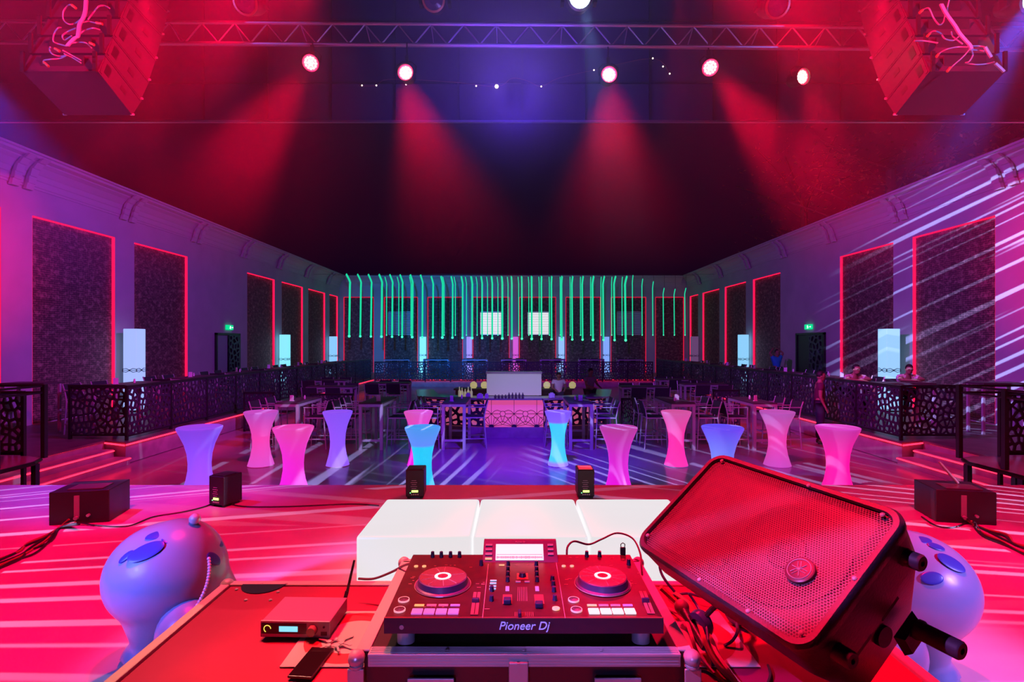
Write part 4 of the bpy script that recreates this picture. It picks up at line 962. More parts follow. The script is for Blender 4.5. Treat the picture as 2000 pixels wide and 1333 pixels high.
# recessed handle dish at the far left corner
dc = onto(500, 1158, DZ)-Vector((0, 0, SZ))
dish = MB().prism([(dc.x+.085*math.cos(PI+PI*q/16), dc.y+.075+.085*math.sin(PI+PI*q/16)) for q in range(17)], H_-.0015, H_+.0012)
obj('handle_dish', dish, mat('dark recess', (.01, .01, .03), .3), tb)
rv = MB()
for px, py in ((480, 1173), (528, 1173), (543, 1157), (560, 1141), (512, 1141), (462, 1152)):
    p = onto(px, py, DZ); rv.ball((p.x, p.y, H_+.001), .007, 8, (1, 1, .5))
obj('rivet', rv, M_alu, tb)
def decal(cx, lb, s):
    t = thing('floor_sticker', lb, 'sticker', (cx, 1.736, DZ+.001), 0, 'square stickers on the desk')
    obj('paper', MB().box((0, 0, .001), (.335, .327, .0016)), mat('sticker white', (.75, .68, .66), .4), t)
    rd = mat('sticker red', (.45, .02, .05), .4)
    rg = MB()
    for i in range(48):
        a0, a1 = 2*PI*i/48, 2*PI*(i+1)/48
        if i % 24 in (5, 6): continue
        rg.add([(r*math.cos(a), r*math.sin(a), .0022) for a in (a0, a1) for r in (.098, .150)], [(0, 1, 3, 2)])
    obj('ring', rg, rd, t)
    return t
decal(-.518, 'square white sticker with a red ring, beside the phone', -1)
decal(.555, 'square white sticker with a red ring, under the wedge speaker', 1)
# ------------------------------------------------------------------ flight case under the controller
kz = 1.70
ck = thing('flight_case', 'black flight case with aluminium edges under the DJ controller', 'case', (.027, 1.385, DZ+.002), 0)
w2, dp, hh = .432, .60, kz-DZ-.002
obj('shell', MB().box((0, dp/2, hh/2), (2*w2-.03, dp-.03, hh-.006)), M_black, ck)
M_ribbed = mat('ribbed aluminium', (.86, .84, .86), .32, .45)
for (c, d) in (((0, .011, hh-.002), (2*w2-.06, .036, .008)), ((0, -.001, hh-.018), (2*w2-.06, .006, .030)), ((-w2+.012, dp/2, hh-.002), (.036, dp-.03, .008)), ((w2-.012, dp/2, hh-.002), (.036, dp-.03, .008)), ((0, dp-.012, hh-.002), (2*w2, .03, .008)), ((-w2, dp/2, hh-.018), (.006, dp-.06, .03)), ((w2, dp/2, hh-.018), (.006, dp-.06, .03))):
    obj('edge_profile', MB().box(c, d, bev=.002), M_ribbed, ck)
ribs = MB()
for i in range(4): ribs.box((0, .001+i*.008, hh+.0025), (2*w2-.07, .0022, .002))
for i in range(3): ribs.box((0, -.0045, hh-.010-i*.008), (2*w2-.07, .002, .0022))
obj('profile_rib', ribs, M_alu, ck)
for x in (-w2, w2):
    obj('corner_ball', MB().ball((x, .0, hh-.012), .022, 16).ball((x, .0, hh-.03), .019, 14, (1, 1, .6)), M_alu, ck, True)
    obj('corner_ball', MB().ball((x, dp, hh-.012), .022, 16), M_alu, ck, True)
    pl = [(x-.016, -.009, hh-.10), (x+.016, -.009, hh-.10), (x+.02, -.009, hh-.04), (x-.02, -.009, hh-.04)]
    obj('corner_plate', MB().box((x, -.008, hh-.065), (.042, .006, .06), bev=.002), M_alu, ck)
obj('latch', MB().box((-.015, -.010, hh-.045), (.05, .012, .06), bev=.003).box((-.015, -.014, hh-.03), (.008, .01, .03)), M_alu, ck)
obj('handle_plate', MB().box((-.24, -.006, hh-.085), (.12, .006, .05), bev=.002), M_alu, ck); obj('handle_plate', MB().box((.24, -.006, hh-.085), (.12, .006, .05), bev=.002), M_alu, ck)
sc_ = MB()
for x in (-.2, .0, .2): sc_.ball((x, .010, hh+.003), .006, 8, (1, 1, .5))
obj('screw', sc_, M_alu, ck)
# ------------------------------------------------------------------ DJ controller
OX, OY, OZ = .026, 1.40, kz
dj = thing('dj_controller', 'DJ controller with two jog wheels and a lit screen on the flight case', 'DJ controller', (OX, OY, OZ), 0)
M_deck = mat('controller faceplate', (.045, .012, .016), .38, noise=(30, (.03, .009, .012), .4, .6))
M_knob = mat('controller knob', (.02, .02, .09), .35)
M_print = mat('faceplate print', (.62, .5, .52), .5)
wz, bz, fzt, rz_ = .728, .043, .084, .092
obj('body', MB().hexa([(-wz/2, 0, bz), (wz/2, 0, bz), (wz/2, .40, bz), (-wz/2, .40, bz)], [(-wz/2, 0, fzt-.003), (wz/2, 0, fzt-.003), (wz/2, .40, rz_-.003), (-wz/2, .40, rz_-.003)]), mat('controller shell', (.025, .022, .05), .4), dj)
obj('faceplate', MB().hexa([(-wz/2+.001, .003, fzt-.003), (wz/2-.001, .003, fzt-.003), (wz/2-.001, .399, rz_-.003), (-wz/2+.001, .399, rz_-.003)], [(-wz/2+.002, .004, fzt), (wz/2-.002, .004, fzt), (wz/2-.002, .398, rz_), (-wz/2+.002, .398, rz_)]), M_deck, dj)
obj('front_lip', MB().box((0, .002, fzt-.001), (wz, .003, .003)), mat('red accent', (.5, .1, .1), .3), dj)
def top(px, py, dz=0):
    p = onto(px, py, OZ+.088+dz); y = p.y-OY; z = fzt+(rz_-fzt)*y/.4; return Vector((p.x-OX, y, z+dz))
text('Pioneer Dj', .030, glow('logo blue glow', (.20, .18, 1), .85, samp=False), dj, (.0, -.0012, .063), (PI/2, 0, 0), .0008, .25, name='brand_lettering')  # lettering is no lamp; its bluish tone is put in as emission
obj('headphone_socket', MB().cyl((-.318, .001, .06), (-.318, -.002, .06), .006, 12), M_alu, dj)
for x in (-.315, .315):
    for y in (.045, .36): obj('foot', MB().cyl((x, y, 0), (x, y, bz), .024, 20), M_alu, dj, True)
for px, py, s in ((865, 1140, -1), (1177, 1139, 1)):
    c = top(px, py+2)
    Mc = Matrix.Translation(c)
    j = obj('jog_wheel', MB().lathe([(.079, 0), (.080, .003), (.074, .006), (.071, .022), (.068, .024)], 48, Mc, cap=False), mat('jog rim', (.09, .06, .22), .35), dj, True)
    obj('jog_platter', MB().lathe([(.001, .0245), (.068, .0245), (.069, .023)], 48, Mc, cap=False), mat('jog platter', (.55, .35, .38), .22, .75), j)
    sp = MB()
    for a in ((0, .45, 1.4, 2.0, 2.6, 3.3, 3.9, 5.0) if s < 0 else (.1, .7, 1.1, 1.6, 2.3, 3.24, 3.8, 4.3, 4.75, 5.4)):
        M_ = Mc @ Matrix.Rotation(a+PI/2, 4, 'Z'); sp.box((.046, 0, .0252), (.038, .0013, .0006), M_)
    obj('platter_spoke', sp, mat('pale spoke', (.95, .8, .8), .3, .2), j)  # pale radial lines laid on the platter at uneven angles
    obj('centre_ring', MB().lathe([(.0155, .0255), (.0245, .0255)], 40, Mc, cap=False), glow('ring white', (1, .85, .95), 1.1, samp=False), j)
    obj('centre_display', MB().lathe([(.001, .0253), (.0155, .0253)], 32, Mc, cap=False), mat('centre dark', (.2, .05, .1), .3), j)
    obj('jog_guard', MB().lathe([(.0805, .001), (.0825, .0035), (.0835, .001)], 48, Mc, cap=False), M_alu, dj)
for i, px in enumerate((814.6, 838.2, 861.9, 885.6)): obj('pad', MB().box(top(px, 1192.7, .002), (.0285, .026, .005), bev=.0012), glow('pad pink', (.75, .10, .62), .75, samp=False), dj)
for i, px in enumerate((1160, 1183.5, 1206.5, 1230.5)): obj('pad', MB().box(top(px, 1192, .002), (.0285, .026, .005), bev=.0012), glow('pad white', (1, .85, .88), .95, samp=False), dj)
MY, MR, MP = glow('btn yellow', (1, .45, .02), .85, samp=False), glow('btn red', (.8, .02, .12), .6, samp=False), glow('btn purple', (.55, .06, .65), .7, samp=False)
for xs in ((819, 843, 866, 889), (1156, 1179, 1202, 1226)):
    for px, m_ in zip(xs, (MY, MR, MR, MP)): obj('mode_button', MB().box(top(px, 1181, .001), (.026, .008, .003)), m_, dj)
for px, py, m_ in ((788.7, 1172, 1), (780.5, 1190.7, 0), (1120.5, 1172, 1), (1126, 1190.5, 0)):
    c = top(px, py)
    b_ = obj('play_button' if not m_ else 'cue_button', MB().lathe([(.014, 0), (.014, .004), (.001, .005)], 24, Matrix.Translation(c), cap=False), mat('chrome button', (.7, .65, .7), .15, .9), dj, True)
    obj('button_ring', MB().lathe([(.0135, .0042), (.0155, .0042), (.0158, 0)], 24, Matrix.Translation(c), cap=False), glow('cue ring', (1, .35, .4), .8, samp=False), b_)
for (a, b, cp) in (((926, 1200), (932, 1155), (929, 1171)), ((1272, 1198), (1254, 1153), (1261, 1171))):
    pa, pb_ = top(*a), top(*b); d = pb_-pa; M_ = Matrix.Translation((pa+pb_)/2) @ Matrix.Rotation(math.atan2(d.y, d.x)-PI/2, 4, 'Z')
    obj('fader_slot', MB().box((0, 0, .0007), (.020, d.length, .001), M_), mat('fader red', (.42, .12, .14), .4), dj)
    f_ = obj('fader_line', MB().box((0, 0, .0015), (.002, d.length*.95, .0008), M_), M_black, dj)
    obj('fader_cap', MB().box(top(cp[0], cp[1], .006), (.020, .009, .012), bev=.002), M_knob, dj)
for a, b in (((953.7, 1104), (942.5, 1205)), ((1086.5, 1102), (1104, 1205))):
    pa, pb_ = top(*a), top(*b); obj('divider_line', MB().cyl(pa, pb_, .0012, 5), M_print, dj)
def knob(px, py, r=.007, h=.014, m_=None):
    c = top(px, py); obj('knob', MB().lathe([(r*1.15, 0), (r, .003), (r*.82, h), (.001, h+.0003)], 14, Matrix.Translation(c), cap=False), m_ or M_knob, dj, True)
for px in (992.5, 1047.5):
    for py in (1106, 1117, 1126, 1136): knob(px+(py-1106)*(.05 if px > 1000 else -.03), py, .0062)
for px, py in ((845, 1091), (862, 1091), (880, 1091), (897.5, 1091), (1146, 1090), (1171, 1090), (940, 1106), (1228, 1105)): knob(px, py, .0065, .018)
for px, py in ((960, 1172), (960.5, 1154), (1079, 1134), (1080.7, 1144), (1082, 1155), (1083.7, 1171)): knob(px, py, .0065)
knob(1020.5, 1127, .011, .012)
obj('browse_surround', MB().box(top(1020.5, 1127, .0004), (.034, .045, .001)), mat('red patch', (.5, .06, .08), .4), dj)
for px in (991, 1053):
    c = top(px, 1170); obj('fader_slot', MB().box(c+Vector((0, 0, .0004)), (.026, .055, .001)), mat('fader red dim', (.30, .05, .06), .4), dj)
    obj('level_window', MB().box(top(px if px < 1000 else 1049, 1150, .001), (.011, .030, .001)), glow('level violet', (.22, .10, .6), .6, samp=False), dj)
obj('fader_cap', MB().box(top(991, 1172, .007), (.021, .020, .014), bev=.003), M_knob, dj); obj('fader_cap', MB().box(top(1053, 1179, .007), (.021, .020, .014), bev=.003), M_knob, dj)
for px in (1012, 1029.5): obj('load_button', MB().box(top(px, 1137, .001), (.015, .007, .003)), M_white, dj)
mt = MB()
for k in range(6): 
    a = top(1011+k*3.6, 1173); b = top(1012+k*3.3, 1147); mt.cyl(a, b, .0006, 4)
obj('level_meter', mt, M_print, dj)
tk = MB()
for k in range(11): c = top(1006+k*3.5, 1198); tk.box(c+Vector((0, 0, .0005)), (.0012, .022, .0008))
obj('crossfader_scale', tk, mat('scale red', (.6, .15, .15), .5), dj)
obj('crossfader_cap', MB().box(top(1015, 1196, .006), (.008, .022, .012), bev=.002), M_knob, dj)
for px, py in ((963.7, 1135), (963.2, 1140), (962.6, 1145.5), (962, 1150.5)): obj('effect_button', MB().box(top(px, py, .001), (.019, .0055, .003)), glow('btn blue', (.16, .55, 1), .85, samp=False), dj)
for px, py in ((812.7, 1109), (828.5, 1109), (1101, 1108.5), (1117, 1108.5)): obj('round_button', MB().lathe([(.0065, 0), (.0065, .003), (.001, .0035)], 16, Matrix.Translation(top(px, py)), cap=False), glow('btn amber', (1, .42, .1), .9, samp=False), dj)
obj('round_button', MB().lathe([(.0105, 0), (.0105, .003), (.001, .0035)], 20, Matrix.Translation(top(1086, 1188)), cap=False), MATS['btn amber'], dj)
obj('mode_button', MB().box(top(980, 1106, .001), (.017, .006, .003)), MY, dj)
pr = MB(); rp = random.Random(2)
for (x0_, x1_, y0_, y1_, n) in ((800, 812, 1120, 1145, 5), (848, 920, 1105, 1110, 6), (930, 945, 1118, 1148, 5), (1100, 1115, 1118, 1145, 5), (1130, 1200, 1105, 1110, 6), (1232, 1250, 1115, 1145, 6), (1000, 1045, 1104, 1107, 3), (950, 968, 1187, 1190, 2), (818, 895, 1184, 1184, 4), (1180, 1200, 1088, 1094, 3), (1105, 1130, 1091, 1093, 3)):
    for _ in range(n):
        c = top(rp.uniform(x0_, x1_), rp.uniform(y0_, y1_), .0004); pr.box(c, (rp.uniform(.005, .012), .0022, .0005))
o = obj('printed_mark', pr, mat('print red', (.75, .25, .25), .5), dj); o['kind'] = 'stuff'
# screen block
sx0, sx1 = xa(943, 1.76)-OX, xa(1089, 1.76)-OX
yb_, yt_ = .335, .395; zb2, zt2 = rz_-.004, OZ*0+.140
scb = obj('screen_block', MB().hexa([(sx0, yb_, zb2), (sx1, yb_, zb2), (sx1, .41, zb2), (sx0, .41, zb2)], [(sx0+.002, yt_, zt2), (sx1-.002, yt_, zt2), (sx1-.002, .412, zt2), (sx0+.002, .412, zt2)]), mat('screen shell', (.10, .06, .16), .3), dj)
Ms = Matrix.Translation(((sx0+sx1)/2, (yb_+yt_)/2, (zb2+zt2)/2)) @ Matrix.Rotation(math.atan2(zt2-zb2, yt_-yb_), 4, 'X')
hs = math.hypot(zt2-zb2, yt_-yb_)
obj('display', MB().box((-.002, -.001, .001), (.156, hs*.70, .001), Ms), glow('display white', (.9, .93, 1), .92, samp=False), scb)
wf = MB(); rq = random.Random(6)
for k in range(60): wf.box((-.076+k*.0025, -hs*.24, .0018), (.0016, rq.uniform(.003, .010), .0004), Ms)
o = obj('waveform', wf, mat('waveform grey', (.25, .25, .3), .5), scb); o['kind'] = 'stuff'
obj('display_line', MB().box((-.002, -hs*.12, .0018), (.150, .0012, .0004), Ms), MATS['waveform grey'], scb)
for k in range(4): obj('screen_button', MB().box((-.103, hs*(.30-.2*k), .0015), (.022, .006, .003), Ms), M_print if k < 3 else MY, scb)
for k in range(3): obj('screen_button', MB().box((.100, hs*(.30-.2*k), .0015), (.018, .006, .003), Ms), M_white, scb)
text('Pioneer Dj', .0075, M_print, scb, tuple(Ms @ Vector((0, hs*.43, .0012))), (math.atan2(zt2-zb2, yt_-yb_), 0, 0), .0002, .2, name='brand_lettering')
p = top(1216.5, 1086)
tag(obj('usb_stick', MB().box((0, 0, .012), (.018, .008, .024), bev=.002).tube([(-.006, 0, .024), (-.007, 0, .034), (0, 0, .039), (.007, 0, .034), (.006, 0, .024)], .0016, 6), M_blackp, loc=Vector((OX, OY, OZ))+p), 'small black memory stick with a ring, standing at the back right corner of the controller', 'memory stick')
def acable(pts, r, m_, label, Y=None):
    return cable(pts, r, m_, label)
cable([PX(1107, 1084, 1.81), PX(1109, 1068, 1.83), PX(1122, 1058, 1.86), PX(1150, 1064, 1.9), PX(1175, 1054, 1.95), PX(1205, 1042, 2.0), PX(1235, 1052, 1.98), PX(1250, 1080, 1.92), PX(1253, 1110, 1.86), PX(1256, 1140, 1.84)], .0035, mat('plum cable', (.10, .03, .07), .4), 'thin looping cable rising behind the right side of the controller')
cable([PX(700, 1131, 1.98), PX(730, 1131, 1.97), PX(765, 1118, 1.93), PX(790, 1105, 1.88), PX(812, 1100, 1.84)], .0045, MATS['plum cable'], 'thin cable arching from the receiver to the controller')
cable([PX(1287, 1088, 2.05), PX(1290, 1115, 2.02), PX(1300, 1135, 1.98), PX(1318, 1157, 1.95)], .0055, mat('navy cable', (.03, .03, .12), .4), 'dark cable hanging beside the wedge speaker')
# ------------------------------------------------------------------ receiver, phone, keys
rx = thing('wireless_receiver', 'silver wireless receiver box with a cyan display on the desk', 'receiver', (-.700, 1.722, DZ), -.03)
M_sil = mat('silver lacquer', (.62, .58, .66), .35, .3)
obj('housing', MB().box((0, .085, .034), (.222, .165, .046), bev=.002), mat('receiver shell', (.28, .05, .2), .4), rx)
obj('front_panel', MB().box((0, .0, .034), (.224, .006, .052), bev=.002), M_sil, rx)
obj('display_window', MB().box((-.035, -.004, .036), (.145, .002, .032)), M_black, rx)
obj('display', MB().box((-.020, -.0055, .036), (.060, .001, .017)), glow('display cyan', (.12, .75, .95), 1.1, samp=False), rx)
obj('level_arc', MB().tube([(-.088+.011*math.cos(a), -.0058, .036+.011*math.sin(a)) for a in [PI*1.35-i*.28 for i in range(16)]], .0014, 5), glow('arc yellow', (.9, .8, .1), 1.1, samp=False), rx)
obj('control_knob', MB().cyl((.058, -.003, .034), (.058, -.022, .034), .016, 24, .014), mat('smoky knob', (.25, .05, .08), .15), rx, True)
obj('mute_led', MB().ball((.094, -.004, .043), .004, 8), M_black, rx); obj('printed_mark', MB().box((.094, -.0035, .022), (.02, .001, .012)), M_black, rx)
for x in (-.09, .09):
    for y in (.02, .15): obj('foot', MB().cyl((x, y, 0), (x, y, .012), .008, 10), M_black, rx)
obj('antenna', MB().cyl((.10, .172, .045), (.106, .18, .075), .007, 10).cyl((.106, .18, .07), (.125, .20, .175), .0055, 8, .004), M_blackp, rx, True)
ph = thing('smartphone', 'black smartphone lying face up on the white sticker', 'phone', (-.596, 1.585, DZ+.004), -.10)
obj('body', MB().box((0, 0, .004), (.072, .148, .0075), bev=.003), mat('phone body', (.03, .015, .02), .25), ph)
obj('screen', MB().box((0, 0, .0083), (.066, .138, .0006)), mat('phone glass', (.012, .004, .006), .05), ph)
kc = onto(655, 1262, DZ)
ky = thing('key_bunch', 'bunch of keys and ring lying right of the phone', 'keys', (kc.x, kc.y, DZ+.004), .3)
obj('key_ring', MB().tube([(.016*math.cos(a), .016*math.sin(a), .003) for a in [i*.42 for i in range(16)]], .0015, 6), M_alu, ky)
for i, a in enumerate((.5, 1.6, 2.5, 3.6, 4.9, 5.6)):
    M_ = Matrix.Rotation(a, 4, 'Z') @ Matrix.Translation((.014, 0, .003+.0015*i))
    obj('key', MB().cyl((.010, 0, -.001), (.010, 0, .001), .009, 12, M=M_).box((.032, 0, 0), (.032, .006, .002), M_).box((.042, -.003, 0), (.006, .004, .002), M_), M_alu, ky)
# ------------------------------------------------------------------ leaning wedge loudspeaker
ax = Vector((.379, -.924, -.045)).normalized(); an = Vector((-.568, -.271, .777)).normalized(); ay = an.cross(ax).normalized(); an = ax.cross(ay)
so = Vector((.623, 1.417, 2.008))
Mw = Matrix.Translation(so) @ Matrix((ax, ay, an)).transposed().to_4x4()
sk = thing('wedge_loudspeaker', 'big black loudspeaker lying tilted on the right of the desk, with round badge', 'loudspeaker', so); sk.rotation_euler = Mw.to_euler()
Lw, Hw = .60, .408
def rrect(l, h, r, n=6):
    out = []
    for (sx, sy, a0) in ((1, 1, 0), (-1, 1, PI/2), (-1, -1, PI), (1, -1, 1.5*PI)):
        for i in range(n+1):
            a = a0+PI/2*i/n; out.append((sx*(l/2-r)+r*math.cos(a), sy*(h/2-r)+r*math.sin(a)))
    return out
def loft(loops, cap=(True, True)):
    mb = MB(); n = len(loops[0]); vs = [p for l in loops for p in l]; fs = []
    for k in range(len(loops)-1): fs += [(k*n+i, k*n+(i+1) % n, (k+1)*n+(i+1) % n, (k+1)*n+i) for i in range(n)]
    if cap[0]: fs.append(tuple(range(n-1, -1, -1)))
    if cap[1]: fs.append(tuple(range((len(loops)-1)*n, len(loops)*n)))
    return mb.add(vs, fs)
def lp(l, h, r, z, dx=0, dy=0): return [(x+dx, y+dy, z) for x, y in rrect(l, h, r)]
M_spk = mat('speaker shell', (.055, .04, .06), .42, bump=(150, .12))
obj('cabinet', loft([lp(Lw*.78, .20, .03, -.33, -.01, .0), lp(Lw*.84, .25, .04, -.31, -.01, .0), lp(Lw*.97, .385, .045, -.12), lp(Lw*.99, Hw*.985, .05, -.035)], (True, True)), M_spk, sk, True)
obj('front_frame', loft([lp(Lw*.99, Hw*.985, .05, -.035), lp(Lw, Hw, .05, -.02), lp(Lw, Hw, .05, -.008), lp(Lw-.012, Hw-.012, .046, 0), lp(Lw-.036, Hw-.036, .036, 0), lp(Lw-.04, Hw-.04, .035, -.008)], (False, False)), M_spk, sk, True)
m = bpy.data.materials.new('perforated grille'); m.use_nodes = True; nt = m.node_tree; b = nt.nodes['Principled BSDF']
tc = nt.nodes.new('ShaderNodeTexCoord'); sp = nt.nodes.new('ShaderNodeSeparateXYZ'); nt.links.new(tc.outputs['Object'], sp.inputs[0])
def mm(op, a, b_=None, c_=None):
    n = nt.nodes.new('ShaderNodeMath'); n.operation = op
    for i, v in enumerate((a, b_, c_)):
        if v is None: continue
        if isinstance(v, (int, float)): n.inputs[i].default_value = v
        else: nt.links.new(v, n.inputs[i])
    return n.outputs[0]
PT = .0068
def hexd(ox, oy):
    u = mm('SUBTRACT', mm('FRACT', mm('ADD', mm('DIVIDE', sp.outputs[0], PT), ox)), .5); v = mm('SUBTRACT', mm('FRACT', mm('ADD', mm('DIVIDE', sp.outputs[1], PT*1.732), oy)), .5)
    v = mm('MULTIPLY', v, 1.732); return mm('SQRT', mm('ADD', mm('MULTIPLY', u, u), mm('MULTIPLY', v, v)))
dist = mm('MINIMUM', hexd(0, 0), hexd(.5, .5)); hole = mm('LESS_THAN', dist, .36)
cr_ = nt.nodes.new('ShaderNodeMixRGB'); nt.links.new(hole, cr_.inputs[0]); cr_.inputs[1].default_value = (.26, .17, .20, 1); cr_.inputs[2].default_value = (.012, .008, .01, 1)
nt.links.new(cr_.outputs[0], b.inputs['Base Color']); b.inputs['Roughness'].default_value = .4; b.inputs['Metallic'].default_value = .3
M_gr = m
tr_ = nt.nodes.new('ShaderNodeBsdfTransparent'); mxs = nt.nodes.new('ShaderNodeMixShader'); nt.links.new(mm('MULTIPLY', hole, .75), mxs.inputs[0]); nt.links.new(b.outputs[0], mxs.inputs[1]); nt.links.new(tr_.outputs[0], mxs.inputs[2])
nt.links.new(mxs.outputs[0], nt.nodes['Material Output'].inputs[0])
g_ = loft([lp(Lw-.042, Hw-.042, .034, -.010), lp(Lw-.09, Hw-.09, .02, -.004)], (False, True)); obj('grille', g_, M_gr, sk)
Mi = mat('speaker inside', (.16, .10, .11), .45)
obj('baffle', loft([lp(Lw-.044, Hw-.044, .034, -.034), lp(Lw-.044, Hw-.044, .034, -.030)]), Mi, sk)
obj('woofer', MB().lathe([(.150, .0), (.150, .006), (.135, .010), (.125, .004), (.05, -.02+.022), (.045, .008), (.001, .016)], 40, Matrix.Translation((.10, 0, -.030)), cap=False), mat('woofer paper', (.14, .09, .10), .5), sk, True)
obj('horn', MB().hexa([(-.15, -.13, -.029), (-.15, .13, -.029), (-.27, .13, -.029), (-.27, -.13, -.029)], [(-.19, -.05, -.014), (-.19, .05, -.014), (-.23, .05, -.014), (-.23, -.05, -.014)]), Mi, sk)
# round badge with three crossed tuning forks
bx, by = .178, -.040
bg = obj('badge', MB().lathe([(.034, -.004), (.034, .003), (.030, .005), (.001, .005)], 36, Matrix.Translation((bx, by, 0)), cap=False), mat('badge dark', (.10, .03, .05), .35), sk, True)
M_bl = mat('badge line', (.75, .55, .58), .3, .3)
obj('badge_ring', MB().tube([(bx+.0265*math.cos(2*PI*i/36), by+.0265*math.sin(2*PI*i/36), .0055) for i in range(37)], .0011, 5), M_bl, bg)
fk = MB()
for k in range(3):
    M_ = Matrix.Translation((bx, by, .0058)) @ Matrix.Rotation(2*PI*k/3+.5, 4, 'Z')
    fk.tube([(-.0035, .020, 0), (-.0035, .006, 0), (0, .002, 0), (.0035, .006, 0), (.0035, .020, 0)], .0008, 5, M_); fk.tube([(0, .002, 0), (0, -.019, 0)], .0010, 5, M_)
obj('tuning_forks', fk, M_bl, bg)
scw = MB()
for x, y in ((-.25, .175), (.05, .188), (.25, .175), (-.27, -.16), (-.02, -.188), (.14, -.188), (.265, -.165), (.285, 0)): scw.ball((x, y, .0), .006, 10, (1, 1, .6))
obj('screw', scw, M_alu, sk)
def foot_(y, z, l, r=.019): obj('rubber_foot', MB().lathe([(r*1.15, 0), (r*1.15, .008), (r, .012), (r, l-.004), (r*.85, l), (r*.35, l), (r*.3, l-.006)], 20, Matrix.Translation((.285, y, z)) @ Matrix.Rotation(PI/2, 4, 'Y'), cap=False), mat('rubber', (.06, .03, .06), .5), sk, True)
foot_(.135, -.075, .045); foot_(-.135, -.075, .045); foot_(.075, -.265, .09, .021)
obj('pole_socket', MB().cyl((.27, -.01, -.19), (.285, -.01, -.19), .024, 20), M_black, sk)
obj('handle_recess', MB().box((.279, -.07, -.13), (.012, .07, .05), bev=.003), mat('recess tone', (.03, .02, .035), .5), sk)
obj('handle_recess', MB().box((.279, .04, -.13), (.012, .07, .05), bev=.003), MATS['recess tone'], sk)
obj('handle_lip', MB().hexa([(.268, .10, -.24), (.268, .02, -.24), (.268, .02, -.31), (.268, .10, -.31)], [(.285, .09, -.25), (.285, .03, -.25), (.285, .03, -.30), (.285, .09, -.30)]), M_spk, sk)
# ------------------------------------------------------------------ headphones and leads between case and loudspeaker
hd = onto(1405, 1235, DZ)
hp = thing('headphones', 'black headphones lying among leads between case and loudspeaker', 'headphones', (hd.x, hd.y, DZ+.05), .5)
Mh = Matrix.Rotation(.5, 4, 'X')
obj('headband', MB().tube([(.085*math.cos(a), 0, .10*math.sin(a)) for a in [PI*i/14 for i in range(15)]], .009, 8, Mh), M_blackp, hp, True)
for s in (-1, 1): obj('ear_cup', MB().lathe([(.02, -.025), (.038, -.02), (.044, 0), (.04, .012), (.02, .014), (.001, .008)], 24, Mh @ Matrix.Translation((s*.082, 0, -.005)) @ Matrix.Rotation(-s*PI/2, 4, 'Y'), cap=False), mat('cup gloss', (.03, .03, .1), .2), hp, True)
def dk(px, py, h=.006): return onto(px, py, DZ+h)
M_rc = mat('red lead', (.6, .10, .12), .4)
cable([PX(1290, 1148, 1.85), dk(1330, 1185, .05), dk(1360, 1215, .04), dk(1385, 1245, .03), dk(1400, 1280, .02), dk(1430, 1322, .01), dk(1450, 1345)], .010, M_rc, 'thick red-lit lead nearest the controller')
cable([dk(1318, 1160), dk(1345, 1180, .05), dk(1366, 1222, .05), dk(1380, 1262, .03), dk(1402, 1300, .02), dk(1440, 1335)], .008, M_rc, 'second red-lit lead beside the headphones')
cable([PX(1345, 1160, 1.8), dk(1362, 1185, .08), dk(1378, 1220, .06), dk(1383, 1255, .03), dk(1392, 1300)], .0045, MATS['navy cable'], 'thin dark lead looping over the red leads')
cable([dk(1310, 1165), dk(1340, 1160, .02), dk(1365, 1165, .03), dk(1420, 1180, .03), dk(1440, 1225, .04), dk(1432, 1250, .02), dk(1415, 1262)], .005, MATS['navy cable'], 'dark lead curling around the headphones')
cable([dk(1305, 1190), dk(1335, 1205, .03), dk(1350, 1240, .05), dk(1362, 1275, .02), dk(1395, 1318)], .006, mat('rose lead', (.5, .1, .25), .4), 'rose coloured lead along the right edge of the flight case')
cable([dk(1345, 1308), dk(1375, 1312, .02), dk(1398, 1325, .01), dk(1420, 1345)], .005, M_cable, 'short black lead in front of the headphones')
cable([dk(1500, 1300), dk(1505, 1318), dk(1498, 1340)], .004, M_cable, 'short thin lead under the loudspeaker')
mi = thing('microphone', 'dark handheld microphone standing among the leads beside the case', 'microphone', dk(1368, 1262, .0), .2)
Mm = Matrix.Rotation(-.45, 4, 'Y') @ Matrix.Rotation(-.5, 4, 'X')
Mm = Matrix.Translation((0, 0, .020)) @ Matrix.Rotation(-1.2, 4, 'X') @ Matrix.Rotation(.3, 4, 'Z')
obj('handle', MB().lathe([(.012, -.03), (.012, .06), (.017, .11)], 18, Mm), M_blackp, mi, True); obj('head_grille', MB().ball((0, 0, .125), .025, 16, M=Mm), mat('mic mesh', (.3, .1, .15), .4, .6), mi, True)
